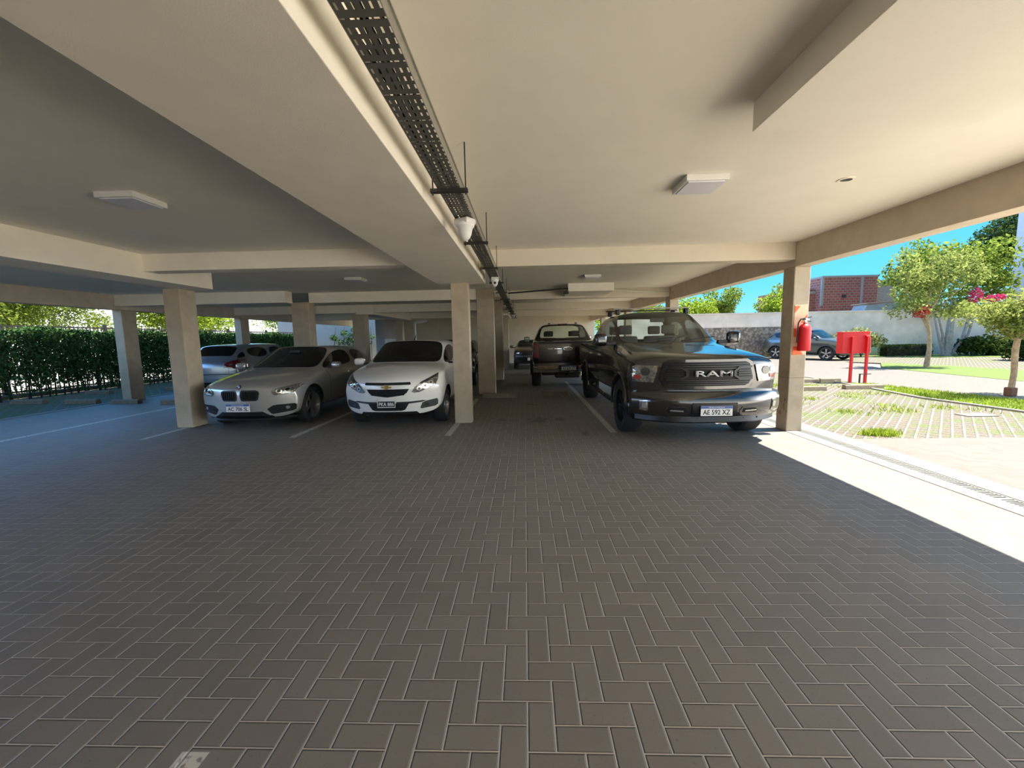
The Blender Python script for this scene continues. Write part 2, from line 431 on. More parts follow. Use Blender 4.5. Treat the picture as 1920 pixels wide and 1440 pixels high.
M['leaf_shrub'] = leaf_mat('leaf_shrub', (0.0551, 0.0828, 0.0166), (0.3418, 0.3528, 0.1433))
M['leaf_rust'] = leaf_mat('leaf_rust', (0.1929, 0.0551, 0.0221), (0.3307, 0.1379, 0.0551))
M['pink'] = leaf_mat('blossom_pink', (0.3255, 0.0105, 0.0630), (0.4725, 0.0630, 0.1575), 0.3)
M['blossom_red'] = leaf_mat('blossom_red', (0.2625, 0.0263, 0.0210), (0.3938, 0.0840, 0.0630), 0.3)

# ------------------------------------------------------------------ mesh helpers
class MB:
    def __init__(s): s.bm = bmesh.new()
    def box(s, c, d, rot=None, bevel=0.0, seg=2):
        r = bmesh.ops.create_cube(s.bm, size=1.0)
        vs = r['verts']
        bmesh.ops.scale(s.bm, vec=d, verts=vs)
        if bevel:
            es = list({e for v in vs for e in v.link_edges})
            rb = bmesh.ops.bevel(s.bm, geom=es, offset=bevel, segments=seg, affect='EDGES', profile=0.5)
            vs = list({v for f in rb['faces'] for v in f.verts} | {v for v in vs if v.is_valid})
        mx = Matrix.Translation(c)
        if rot is not None: mx = mx @ (rot.to_matrix().to_4x4() if hasattr(rot, 'to_matrix') else rot)
        bmesh.ops.transform(s.bm, matrix=mx, verts=vs)
        return s
    def b2(s, x0, x1, y0, y1, z0, z1, bevel=0.0):
        return s.box(((x0 + x1) / 2, (y0 + y1) / 2, (z0 + z1) / 2), (x1 - x0, y1 - y0, z1 - z0), None, bevel)
    def cyl(s, a, b, r1, r2=None, seg=16, cap=True):
        a = Vector(a); b = Vector(b); r2 = r1 if r2 is None else r2
        d = b - a
        mx = Matrix.Translation((a + b) / 2) @ d.to_track_quat('Z', 'Y').to_matrix().to_4x4()
        bmesh.ops.create_cone(s.bm, cap_ends=cap, cap_tris=False, segments=seg, radius1=r1, radius2=r2, depth=d.length, matrix=mx)
        return s
    def sphere(s, c, r, seg=16, scale=(1, 1, 1)):
        mx = Matrix.Translation(c) @ Matrix.Diagonal((scale[0], scale[1], scale[2], 1))
        bmesh.ops.create_uvsphere(s.bm, u_segments=seg, v_segments=max(6, seg // 2), radius=r, matrix=mx)
        return s
    def tube(s, pts, rad, seg=8):
        pts = [Vector(p) for p in pts]
        if isinstance(rad, (int, float)): rad = [rad] * len(pts)
        rings = []; nrm = None
        for i, p in enumerate(pts):
            t = (pts[min(i + 1, len(pts) - 1)] - pts[max(i - 1, 0)]).normalized()
            nrm = t.orthogonal().normalized() if nrm is None else (nrm - t * nrm.dot(t)).normalized()
            bn = t.cross(nrm)
            rings.append([s.bm.verts.new(p + (nrm * math.cos(2 * PI * k / seg) + bn * math.sin(2 * PI * k / seg)) * rad[i]) for k in range(seg)])
        for i in range(len(rings) - 1):
            for k in range(seg):
                s.bm.faces.new((rings[i][k], rings[i][(k + 1) % seg], rings[i + 1][(k + 1) % seg], rings[i + 1][k]))
        s.bm.faces.new(rings[0][::-1]); s.bm.faces.new(rings[-1])
        return s
    def lathe(s, prof, mx=None, seg=32, closed=False):
        """prof: (r, h) turned about local Z"""
        mx = mx or Matrix()
        rings = []
        for (r, h) in prof:
            if r < 1e-5: rings.append([s.bm.verts.new(mx @ Vector((0, 0, h)))])
            else: rings.append([s.bm.verts.new(mx @ Vector((r * math.cos(2 * PI * k / seg), r * math.sin(2 * PI * k / seg), h))) for k in range(seg)])
        n = len(rings)
        for i in range(n if closed else n - 1):
            A, B = rings[i], rings[(i + 1) % n]
            for k in range(seg):
                k2 = (k + 1) % seg
                if len(A) == 1 and len(B) == 1: continue
                if len(A) == 1: s.bm.faces.new((A[0], B[k2], B[k]))
                elif len(B) == 1: s.bm.faces.new((A[k], A[k2], B[0]))
                else: s.bm.faces.new((A[k], A[k2], B[k2], B[k]))
        return s
    def prism(s, poly, h0, h1, mx=None):
        """poly (x,y) extruded along local z"""
        mx = mx or Matrix()
        lo = [s.bm.verts.new(mx @ Vector((x, y, h0))) for x, y in poly]
        hi = [s.bm.verts.new(mx @ Vector((x, y, h1))) for x, y in poly]
        s.bm.faces.new(lo[::-1]); s.bm.faces.new(hi)
        n = len(poly)
        for i in range(n): s.bm.faces.new((lo[i], lo[(i + 1) % n], hi[(i + 1) % n], hi[i]))
        return s
    def build(s, name, material, parent=None, smooth=False, subsurf=0):
        bmesh.ops.recalc_face_normals(s.bm, faces=s.bm.faces)
        me = bpy.data.meshes.new(name)
        s.bm.to_mesh(me); s.bm.free()
        return link_mesh(name, me, material, parent, smooth, subsurf)

def link_mesh(name, me, material, parent=None, smooth=False, subsurf=0):
    if material is not None:
        me.materials.clear()
        me.materials.append(M[material] if isinstance(material, str) else material)
    if smooth:
        me.polygons.foreach_set('use_smooth', [True] * len(me.polygons))
        me.set_sharp_from_angle(angle=math.radians(38))
    o = bpy.data.objects.new(name, me)
    COL.objects.link(o)
    if parent is not None: o.parent = parent
    if subsurf:
        md = o.modifiers.new('sub', 'SUBSURF'); md.levels = subsurf; md.render_levels = subsurf
    return o

def thing(name, label, cat, loc=(0, 0, 0), rz=0.0, group=None):
    o = bpy.data.objects.new(name, None)
    o.empty_display_size = 0.2
    COL.objects.link(o)
    o.location = loc; o.rotation_euler = (0, 0, rz)
    return tag(o, label, cat, group)

def tag(o, label, cat, group=None):
    o['label'] = label; o['category'] = cat
    if group: o['group'] = group
    return o

def struct(o):
    o['kind'] = 'structure'; return o

def quads_mesh(name, V, F, material, parent=None):
    me = bpy.data.meshes.new(name)
    me.from_pydata(V, [], F)
    me.update()
    return link_mesh(name, me, material, parent)

def add_leaf(V, F, c, s, rng, flat=0.0):
    n = Vector((rng.gauss(0, 1), rng.gauss(0, 1), rng.gauss(0, 1) + flat)).normalized()
    t = n.orthogonal().normalized()
    t = Matrix.Rotation(rng.random() * 6.283, 3, n) @ t
    b_ = n.cross(t)
    L = s * rng.uniform(0.7, 1.3); w = L * 0.55
    i = len(V)
    V += [c - t * L * .5, c + b_ * w * .5 + n * w * .1, c + t * L * .5, c - b_ * w * .5 + n * w * .1]
    F.append((i, i + 1, i + 2, i + 3))

def leaf_blobs(name, blobs, n, size, material, parent, seed=1, shell=0.55):
    """leaves scattered through ellipsoid clumps (cx,cy,cz,rx,ry,rz)"""
    rng = random.Random(seed)
    V, F = [], []
    vol = [b[3] * b[4] * b[5] for b in blobs]
    tot = sum(vol)
    for b, v in zip(blobs, vol):
        for _ in range(int(n * v / tot)):
            d = Vector((rng.gauss(0, 1), rng.gauss(0, 1), rng.gauss(0, 1))).normalized()
            r = rng.random() ** (1 / 3.0)
            r = shell + (1 - shell) * r if rng.random() < 0.7 else r
            r *= rng.uniform(0.85, 1.12)
            add_leaf(V, F, Vector((b[0] + d.x * r * b[3], b[1] + d.y * r * b[4], b[2] + d.z * r * b[5])), size, rng, 0.4)
    return quads_mesh(name, V, F, material, parent)

def text_mesh(name, body, height, depth, material, parent, bold=0.0, width=None, font_shear=0.0):
    """flat lettering standing in the local XZ plane, centred, read from the -Y side"""
    cu = bpy.data.curves.new(name, 'FONT')
    cu.body = body; cu.size = 1.0; cu.extrude = 0.0; cu.offset = bold; cu.align_x = 'CENTER'; cu.shear = font_shear
    cu.resolution_u = 3
    ob = bpy.data.objects.new(name, cu); COL.objects.link(ob)
    dg = bpy.context.evaluated_depsgraph_get()
    me = bpy.data.meshes.new_from_object(ob.evaluated_get(dg))
    bpy.data.objects.remove(ob); bpy.data.curves.remove(cu)
    bm = bmesh.new(); bm.from_mesh(me); bpy.data.meshes.remove(me)
    xs = [v.co.x for v in bm.verts]; ys = [v.co.y for v in bm.verts]
    h = max(ys) - min(ys); w = max(xs) - min(xs); cx = (max(xs) + min(xs)) / 2; cy = (max(ys) + min(ys)) / 2
    sy = height / h; sx = (width / w) if width else sy
    for v in bm.verts: v.co = Vector(((v.co.x - cx) * sx, 0, (v.co.y - cy) * sy))
    r = bmesh.ops.extrude_face_region(bm, geom=bm.faces[:])
    vs = [g for g in r['geom'] if isinstance(g, bmesh.types.BMVert)]
    bmesh.ops.translate(bm, vec=(0, -depth, 0), verts=vs)
    bmesh.ops.recalc_face_normals(bm, faces=bm.faces)
    me = bpy.data.meshes.new(name); bm.to_mesh(me); bm.free()
    return link_mesh(name, me, material, parent)
# ================================================================== the building
CEIL = 2.74
BOT = 2.40

def slab(name, x0, x1, y0, y1, z0, z1, material, bevel=0.0):
    return struct(MB().b2(x0, x1, y0, y1, z0, z1, bevel).build(name, material))

def plane(name, pts, z, material, thick=0.1):
    o = MB().prism(pts, z - thick, z).build(name, material)
    return struct(o)

plane('floor', [(-10.62, -9), (3.86, -9), (3.86, 26), (-10.62, 26)], 0.0, 'floor')
slab('ceiling', -10.7, 4.1, -8.2, 24.7, CEIL, 3.0, 'ceiling')
slab('upper_storey', -10.7, 4.1, -8.2, 24.7, 3.0, 9.5, 'white_wall')
# drop beams
slab('wide_soffit_beam', -1.50, -0.67, -8.2, 7.18, BOT, CEIL, 'beam', 0.004)
slab('far_soffit_beam', -1.42, -0.67, 16.6, 19.9, BOT, CEIL, 'beam')
slab('edge_beam_right', 3.875, 4.095, -8.2, 24.7, BOT, CEIL + 0.1, 'edge_beam', 0.004)
slab('edge_beam_left', -10.70, -10.43, -8.2, 24.7, 2.38, CEIL + 0.1, 'edge_beam', 0.004)
slab('left_bay_beam', -5.98, -5.42, -8.2, 7.08, BOT, CEIL, 'beam', 0.004)
slab('far_left_bay_beam', -5.98, -5.35, 14.46, 19.3, BOT, CEIL, 'beam')
slab('cross_beam_right_bay', -0.67, 3.87, 6.10, 6.32, 2.50, CEIL, 'beam_darkened', 0.004)
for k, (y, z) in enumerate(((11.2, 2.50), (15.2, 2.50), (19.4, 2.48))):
    slab('cross_beam_right_bay', -0.9, 3.87, y, y + 0.24, z, CEIL, 'beam_darkened')
slab('cross_beam_left_bay', -5.42, -1.50, 5.78, 6.02, 2.50, CEIL, 'beam', 0.004)
slab('cross_beam_outer_bay', -10.42, -5.98, 10.2, 10.5, 2.46, CEIL, 'beam')
for k, (y, z) in enumerate(((10.70, 2.48), (14.5, 2.46), (19.0, 2.46))):
    slab('cross_beam_left_bay', -5.65 if k == 0 else -10.42, -1.2, y, y + 0.26, z, CEIL, 'beam')
# boxed drop on the ceiling near the camera, and the small one further in
slab('ceiling_box', 1.30, 2.52, -1.2, 2.49, 2.585, CEIL, 'ceiling', 0.003)
slab('small_ceiling_box', 1.05, 2.14, 10.0, 11.2, 2.55, CEIL, 'beam', 0.003)
# back walls
slab('wall_back', -7.4, 4.1, 24.4, 24.7, 0, CEIL, 'wall')
slab('wall_back_left', -7.6, -7.4, 21.6, 24.7, 0, CEIL, 'white_wall')
slab('wall_garden', -16.5, -7.9, 27.0, 27.2, 0, 3.4, 'white_wall')
slab('wall_rear', -10.7, 1.8, -8.2, -7.9, 0, CEIL, 'wall')  # unseen wall, its span set to block light from behind
slab('back_wall_pier', -3.75, -3.4, 24.2, 24.4, 0, CEIL, 'wall')

# columns, each one a thing
def column(x0, x1, y0, y1, ztop, label, material='column'):
    o = MB().b2(x0, x1, y0, y1, 0, ztop, 0.012).build('column', material)
    return tag(o, label, 'column', None)
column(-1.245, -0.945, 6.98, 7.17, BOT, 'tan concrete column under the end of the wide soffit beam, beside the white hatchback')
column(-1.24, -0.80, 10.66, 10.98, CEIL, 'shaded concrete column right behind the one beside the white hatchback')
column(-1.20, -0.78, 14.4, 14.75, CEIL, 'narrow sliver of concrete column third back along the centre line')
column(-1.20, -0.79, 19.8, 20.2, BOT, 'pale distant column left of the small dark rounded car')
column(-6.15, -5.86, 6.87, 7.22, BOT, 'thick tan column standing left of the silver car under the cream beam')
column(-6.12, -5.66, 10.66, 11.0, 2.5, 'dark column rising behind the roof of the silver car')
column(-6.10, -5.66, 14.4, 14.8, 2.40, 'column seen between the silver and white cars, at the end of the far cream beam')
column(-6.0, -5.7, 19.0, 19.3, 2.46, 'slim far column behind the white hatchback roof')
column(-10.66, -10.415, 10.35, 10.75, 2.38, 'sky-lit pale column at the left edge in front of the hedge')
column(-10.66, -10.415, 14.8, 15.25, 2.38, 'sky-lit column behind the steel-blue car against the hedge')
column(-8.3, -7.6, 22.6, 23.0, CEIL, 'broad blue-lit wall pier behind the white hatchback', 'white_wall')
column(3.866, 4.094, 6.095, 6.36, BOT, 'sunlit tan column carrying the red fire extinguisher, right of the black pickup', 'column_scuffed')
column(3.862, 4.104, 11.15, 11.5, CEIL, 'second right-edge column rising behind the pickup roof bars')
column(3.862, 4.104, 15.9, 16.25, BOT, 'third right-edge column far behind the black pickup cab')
column(3.862, 4.104, 21.0, 21.35, BOT, 'last right-edge column by the back wall')
# ground-level edges
slab('kerb_left', -10.76, -10.62, -9, 26, -0.1, 0.012, 'concrete')
slab('kerb_right', 4.17, 4.44, -9, 26, -0.1, 0.010, 'concrete')
slab('kerb_inner', 3.86, 4.02, -9, 26, -0.1, 0.006, 'concrete')

# drain with a slotted grate
dr = thing('floor_drain', 'long slotted metal drain grate along the right edge of the garage floor', 'drain', (4.095, 0, 0))
MB().b2(-0.075, 0.075, -9, 26, -0.1, -0.07).build('channel', 'black', dr)
g = MB()
for sx in (-0.066, 0.066): g.b2(sx - 0.009, sx + 0.009, -9, 26, -0.07, 0.004)
y = -1.0
while y < 26:
    g.b2(-0.06, 0.06, y, y + (0.012 if round(y * 100) % 50 else 0.03), -0.02, 0.002)
    y += 0.031
g.build('grate', 'galv', dr)

# ------------------------------------------------------------------ ceiling lights
def ceiling_light(x, y, label, s=0.34):
    t = thing('ceiling_light', label, 'ceiling light', (x, y, CEIL), 0, 'square ceiling lights')
    MB().b2(-s / 2, s / 2, -s / 2, s / 2, -0.05, 0, 0.006).build('housing', 'white_plastic', t)
    MB().b2(-s / 2 + .025, s / 2 - .025, -s / 2 + .025, s / 2 - .025, -0.056, -0.045, 0.003).build('diffuser', 'diffuser', t)
    return t
ceiling_light(1.49, 3.66, 'square white ceiling light nearest on the right, below the boxed drop')
ceiling_light(-3.42, 3.62, 'square white ceiling light on the dark ceiling at far left')
ceiling_light(1.42, 8.85, 'square ceiling light just in front of the small ceiling box')
ceiling_light(-3.45, 8.45, 'square ceiling light above the silver car')
ceiling_light(-3.45, 12.6, 'tiny bright ceiling light above the white hatchback roof')
ceiling_light(1.5, 13.4, 'square ceiling light just past the small ceiling box')
t = thing('recessed_spotlight', 'small dark round recessed fitting in the ceiling near the right beam', 'spotlight', (2.74, 3.72, CEIL))
MB().lathe([(0.062, 0.001), (0.062, -0.006), (0.046, -0.008), (0.044, 0.001)], None, 24, True).build('ring', 'beam', t)
MB().lathe([(0.0, -0.002), (0.046, -0.002), (0.046, 0.0)], None, 24).build('socket', 'black', t)

# ------------------------------------------------------------------ cable tray
tr = thing('cable_tray', 'long perforated dark metal cable tray hung beside the soffit beam', 'cable tray', (0, 0, 0))
MB().b2(-0.565, -0.415, -7.8, 20.3, 2.450, 2.452).build('tray_floor', 'tray', tr)
g = MB()
g.b2(-0.568, -0.565, -7.8, 20.3, 2.450, 2.505)
g.b2(-0.415, -0.412, -7.8, 20.3, 2.450, 2.505)
g.b2(-0.414, -0.404, -7.8, 20.3, 2.502, 2.507)
g.build('side_rail', 'galv', tr)
rng = random.Random(5)
for k in range(4):
    pts = []
    for i in range(80):
        pts.append((-0.545 + 0.033 * k + rng.uniform(-0.010, 0.010) + 0.012 * math.sin(i * .5 + k * 2), -2.5 + i * 0.285, 2.462 + rng.uniform(0, 0.006)))
    MB().tube(pts, 0.0075, 6).build('cable', 'black' if k != 1 else 'galv', tr)
for k, y in enumerate((2.83, 4.33, 5.85, 7.35, 8.9, 10.4, 11.9, 13.4, 15.0, 16.6, 18.2, 19.8)):
    h = thing('tray_hanger', 'threaded-rod hanger carrying the cable tray', 'bracket', (0, y, 0), 0, 'cable tray hangers')
    names = {0: 'nearest visible hanger bracket and rods under the cable tray', 1: 'second hanger bracket under the cable tray, just past the white camera',
             2: 'third hanger bracket under the cable tray', 3: 'fourth hanger bracket under the cable tray, just past the second camera'}
    h['label'] = names.get(k, 'far hanger bracket under the thin end of the cable tray' if k > 3 else 'hanger bracket of the cable tray overhead')
    MB().b2(-0.615, -0.365, -0.02, 0.02, 2.425, 2.449, 0.002).build('crossbar', 'dark_steel', h)
    for x in (-0.600, -0.380): MB().cyl((x, 0, 2.41), (x, 0, CEIL), 0.0045, seg=8).build('rod', 'dark_steel', h)

# dome cameras hung off the tray
def dome_camera(x, y, z, label, s=1.0, aim=0.0):
    t = thing('security_camera', label, 'security camera', (x, y, z), aim, 'security cameras')
    MB().box((0, 0, -0.024 * s), (0.135 * s, 0.12 * s, 0.045 * s), None, 0.012).build('junction_box', 'white_plastic', t)
    MB().lathe([(0, -.035 * s), (.072 * s, -.035 * s), (.076 * s, -.05 * s), (.072 * s, -.062 * s), (.060 * s, -.075 * s), (.050 * s, -.12 * s), (.036 * s, -.150 * s), (.018 * s, -.166 * s), (0, -.170 * s)], None, 28).build('dome', 'white_plastic', t, True)
    o = MB().sphere((0.0, -0.045 * s, -0.105 * s), 0.024 * s, 16).build('lens', 'black_gloss', t, True)
    return t
dome_camera(-0.485, 3.50, 2.446, 'large white dome camera hanging under the cable tray', 1.05, 2.6)
dome_camera(-0.475, 6.75, 2.446, 'white dome camera with dark lens farther along the cable tray', 0.9, 0.1)
dome_camera(-0.475, 17.2, 2.446, 'tiny white camera at the far end of the cable tray', 0.9)

# conduit from tray to the small ceiling box and on to the right wall
tag(MB().tube([(-0.39, 9.9, 2.53), (-0.2, 9.9, 2.54), (0.4, 9.95, 2.58), (1.06, 10.05, 2.63)], 0.018, 8).build('conduit', 'black', None, True), 'dark conduit running from the cable tray to the small ceiling box', 'conduit')
tag(MB().tube([(2.12, 10.15, 2.60), (2.6, 10.4, 2.58), (3.2, 10.7, 2.575), (3.88, 10.95, 2.58)], 0.016, 8).build('conduit', 'galv', None, True), 'pale conduit running from the small ceiling box to the right edge beam', 'conduit')
t = thing('floodlight', 'small dark fitting hanging below the left corner of the small ceiling box', 'floodlight', (1.0, 10.02, 2.56))
MB().box((0, 0, -0.03), (0.12, 0.08, 0.07), None, 0.01).build('housing', 'black', t)
MB().cyl((0, 0, 0), (0.05, 0.0, 0.06), 0.012, seg=8).build('bracket', 'dark_steel', t)
# white drain pipe beyond the white hatchback and a leaning panel
t = thing('drain_pipe', 'thin white pipe dropping behind the white hatchback roof', 'pipe', (-5.0, 18.6, 0))
MB().cyl((0, 0, 0), (0, 0, 2.25), 0.05, seg=12).build('riser', 'white_plastic', t)
MB().cyl((0, 0, 2.25), (0.55, 0, 2.33), 0.07, seg=12).build('elbow', 'white_plastic', t)
o = MB().box((0, 0, 0.78), (0.55, 0.05, 1.56), Matrix.Rotation(math.radians(-4), 4, 'X'), 0.006).build('panel', 'white_plastic')
o.location = (-7.05, 21.2, 0)
tag(o, 'white panel leaning at the left end of the back wall', 'panel')

# ------------------------------------------------------------------ wheel stops
def wheel_stop(x0, x1, y, label, group, rz=0.0, z=0.0):
    L = x1 - x0
    t = thing('wheel_stop', label, 'wheel stop', ((x0 + x1) / 2, y, z), rz, group)
    mx = Matrix.Rotation(PI / 2, 4, 'Y') @ Matrix.Rotation(PI / 2, 4, 'Z')
    MB().prism([(-.075, 0), (.075, 0), (.062, .09), (.045, .11), (-.045, .11), (-.062, .09)], -L / 2, L / 2, mx).build('block', 'old_concrete', t)
    for s in (-1, 1): MB().cyl((s * L * .33, 0, .108), (s * L * .33, 0, .113), 0.014, seg=10).build('anchor_bolt', 'dark_steel', t)
    return t
G1, G2, G3 = 'wheel stops in the garage', 'wheel stops on the left turf parking', 'wheel stops on the right turf parking'
wheel_stop(-1.07, -0.24, 10.05, 'brown wheel stop at the foot of the shaded centre column', G1)
wheel_stop(0.42, 1.04, 10.3, 'brown wheel stop behind the rear wheel of the dark pickup with a tailgate', G1)
wheel_stop(-10.42, -9.72, 9.86, 'wheel stop right in front of the sky-lit left column', G1)
wheel_stop(-9.0, -8.2, 9.72, 'wheel stop half hidden left of the thick tan column', G1)
wheel_stop(-13.36, -12.5, 10.1, 'leftmost wheel stop on the turf by the hedge', G2)
wheel_stop(-11.78, -10.95, 10.0, 'wheel stop on the turf next to the left kerb', G2)
wheel_stop(-13.46, -12.7, 12.0, 'wheel stop on the turf close under the hedge', G2)
wheel_stop(-11.6, -10.85, 12.7, 'wheel stop on the turf behind the sky-lit left column', G2)
wheel_stop(6.55, 7.6, 10.55, 'pale wheel stop on the turf just right of the extinguisher column', G3)
wheel_stop(8.2, 9.15, 10.72, 'pale wheel stop on the turf in front of the red cabinet legs', G3)
wheel_stop(7.6, 8.65, 12.3, 'pale wheel stop by the driveway edge behind the extinguisher column', G3)
wheel_stop(8.72, 9.3, 12.35, 'short pale wheel stop by the driveway left of the red cabinet', G3)

# ------------------------------------------------------------------ extinguisher on the right column
t = thing('marker_board', 'orange and cream marker board on the column behind the fire extinguisher', 'sign', (3.98, 6.095, 1.5))
MB().b2(-0.088, 0.092, -0.006, 0, -0.36, 0.36).build('board', 'sign_cream', t)
mx = Matrix.Rotation(PI / 2, 4, 'X')
for poly in ([(-.088, .34), (-.088, .24), (-.01, .34)], [(.092, .10), (.092, .22), (.0, .10)], [(-.088, -.36), (-.088, -.24), (-.05, -.24), (.03, -.36)], [(-.088, .02), (-.088, -.10), (-.05, -.10), (-.05, .02)], [(-.05, -.24), (-.02, -.24), (.06, -.36), (.03, -.36)]):
    MB().prism(poly, 0.006, 0.009, mx).build('orange_stripe', 'orange', t)
t = thing('fire_extinguisher', 'red fire extinguisher hung on the sunlit right column', 'fire extinguisher', (3.985, 5.995, 1.20))
MB().lathe([(0, 0), (.074, 0), (.080, .012), (.080, .30), (.072, .34), (.045, .375), (.026, .385), (.026, .40), (0, .40)], None, 28).build('cylinder', 'red', t, True)
g = MB(); g.cyl((0, 0, .40), (0, 0, .435), .02, seg=14); g.box((0.01, 0, .44), (.07, .035, .03), None, .005)
g.build('valve', 'chrome', t)
g = MB(); g.box((0.02, 0, .468), (.13, .022, .012), Matrix.Rotation(-.18, 4, 'Y'), .003); g.box((0.03, 0, .425), (.10, .020, .010), Matrix.Rotation(.25, 4, 'Y'), .003)
g.build('handle', 'black', t)
MB().tube([(-.02, 0, .44), (-.07, -.02, .45), (-.105, -.02, .40), (-.105, -.01, .25), (-.098, 0, .12)], .010, 8).build('hose', 'black', t, True)
MB().cyl((0.0, -0.022, .45), (0.0, -0.035, .45), .016, seg=14).build('gauge', 'white_plastic', t)

# ------------------------------------------------------------------ red hydrant cabinet outside
t = thing('hydrant_cabinet', 'bright red hydrant cabinet on two red posts by the driveway', 'cabinet', (9.42, 12.0, 0))
MB().b2(-0.36, 0.38, 0.0, 0.24, 0.85, 1.46, 0.008).build('box', 'red', t)
MB().b2(-0.38, 0.40, -0.01, 0.26, 1.445, 1.465, 0.004).build('lid', 'red', t)
for x in (-0.11, 0.31): MB().b2(x - .03, x + .03, -0.06, 0.0, 0, 1.32, 0.004).build('post', 'red', t)
MB().tube([(0.25, -0.03, 1.33), (0.32, -0.03, 1.33), (0.35, -0.03, 1.30), (0.36, -0.03, 1.2), (0.36, -0.03, 0.86)], .03, 10).build('pipe', 'red', t, True)
g = MB(); g.b2(0.10, 0.13, -0.1, -0.07, 0, 0.27); g.b2(0.10, 0.42, -0.1, -0.07, 0.25, 0.27); g.build('step_frame', 'dark_steel', t)
# ================================================================== vehicles
# local frame: x right as seen from the front camera, front bumper at y=0, rear at y=L, z up
def build_shell(root, st, paint, glass, windows, arches, creases=None, under='black', levels=2, trim_k=1):
    """st: list of (y, bow, [(x,z)*11]); windows: list of (name, [(i,k)], inset, side) groups"""
    bm = bmesh.new()
    W = max(p[0] for s in st for p in s[2])
    R, Lf = [], []
    for (y, bow, pts) in st:
        rr_, ll_ = [], []
        for (x, z) in pts:
            yy = y + bow * (x / W) ** 2
            v = bm.verts.new((x, yy, z)); rr_.append(v)
            ll_.append(v if x < 1e-6 else bm.verts.new((-x, yy, z)))
        R.append(rr_); Lf.append(ll_)
    fm = {}
    n = len(st)
    for i in range(n - 1):
        for k in range(10):
            fm[(i, k, 1)] = bm.faces.new((R[i][k], R[i + 1][k], R[i + 1][k + 1], R[i][k + 1]))
            fm[(i, k, -1)] = bm.faces.new((Lf[i][k], Lf[i][k + 1], Lf[i + 1][k + 1], Lf[i + 1][k]))
    for side, S in ((1, R), (-1, Lf)):
        for e_ in (0, n - 1):
            for k in range(5):
                q = [S[e_][k], S[e_][k + 1], S[e_][9 - k], S[e_][10 - k]] if k < 4 else [S[e_][4], S[e_][5], S[e_][6]]
                if k == 4 and len(set(q)) < 3: continue
                if (side == 1) != (e_ == 0): q = q[::-1]
                bm.faces.new(q)
    cl = bm.edges.layers.float.new('crease_edge')
    def crease(a, b, v):
        e_ = bm.edges.get((a, b))
        if e_: e_[cl] = max(e_[cl], v)
    for i in range(n):
        for k in range(10):
            for S in (R, Lf):
                if i in (0, n - 1): crease(S[i][k], S[i][k + 1], 0.35)
                if creases and ('ring', i) in creases and k >= 6: crease(S[i][k], S[i][k + 1], creases[('ring', i)])
    if creases:
        for key, v in creases.items():
            if key[0] == 'col':
                for i in range(n - 1):
                    for S in (R, Lf): crease(S[i][key[1]], S[i + 1][key[1]], v)
    # lower trim
    for (i, k, s_), f in fm.items():
        f.material_index = 1 if k < trim_k else 0
    idx = 10
    names = {}
    for (nm, cells, ins, sides) in windows:
        for grp in ([(1, -1)] if sides == 'both' else [(1,), (-1,)]):
            fs = [fm[(i, k, s_)] for (i, k) in cells for s_ in grp]
            bmesh.ops.inset_region(bm, faces=fs, thickness=ins, depth=0.0, use_even_offset=True, use_boundary=True)
            for f in fs: f.material_index = idx
            inner = set(fs)
            for f in fs:
                for e_ in f.edges:
                    if any(g_ not in inner for g_ in e_.link_faces): e_[cl] = 0.92
            names[idx] = nm
            idx += 1
    bmesh.ops.recalc_face_normals(bm, faces=bm.faces)
    me = bpy.data.meshes.new('shell'); bm.to_mesh(me); bm.free()
    for k in range(idx): me.materials.append(None)
    ob = bpy.data.objects.new('shell', me); COL.objects.link(ob)
    md = ob.modifiers.new('s', 'SUBSURF'); md.levels = levels; md.render_levels = levels
    cb = MB()
    for (ay, ar, ax) in arches:
        for s_ in (-1, 1):
            cb.cyl((s_ * (ax - 0.30), ay, ar * 0.93), (s_ * (ax + 0.5), ay, ar * 0.93), ar, seg=40)
    for f in cb.bm.faces: f.material_index = 2
    cme = bpy.data.meshes.new('cut'); cb.bm.to_mesh(cme); cb.bm.free()
    for k in range(3): cme.materials.append(None)
    cob = bpy.data.objects.new('cut', cme); COL.objects.link(cob)
    bo = ob.modifiers.new('b', 'BOOLEAN'); bo.object = cob; bo.operation = 'DIFFERENCE'; bo.solver = 'EXACT'
    dg = bpy.context.evaluated_depsgraph_get()
    res = bpy.data.meshes.new_from_object(ob.evaluated_get(dg))
    bpy.data.objects.remove(ob); bpy.data.objects.remove(cob)
    src = bmesh.new(); src.from_mesh(res)
    bvh = BVHTree.FromBMesh(src)
    ids = sorted({f.material_index for f in src.faces})
    body = None
    ymid = sum(a_[0] for a_ in arches) / len(arches)
    jobs = []
    for k in ids:
        if k == 2: jobs += [(2, sx, sy) for sx in (-1, 1) for sy in (-1, 1)]
        else: jobs.append((k, 0, 0))
    for k, sx, sy in jobs:
        b2_ = src.copy()
        def drop(f):
            if f.material_index != k: return True
            if sx:
                c_ = f.calc_center_median()
                return c_.x * sx < 0 or (c_.y - ymid) * sy < 0
            return False
        bmesh.ops.delete(b2_, geom=[f for f in b2_.faces if drop(f)], context='FACES')
        if k >= 10: bmesh.ops.solidify(b2_, geom=b2_.faces[:], thickness=0.004)
        for f in b2_.faces: f.material_index = 0
        nm = {0: 'body', 1: 'underbody', 2: 'wheel_arch'}.get(k, names.get(k, 'trim'))
        m2 = bpy.data.meshes.new(nm); b2_.to_mesh(m2); b2_.free()
        mt = {0: paint, 1: under, 2: 'liner'}.get(k, None) or (glass[nm] if nm in glass else 'glass_tint')
        link_mesh(nm, m2, mt, root, True)
    src.free()
    return bvh

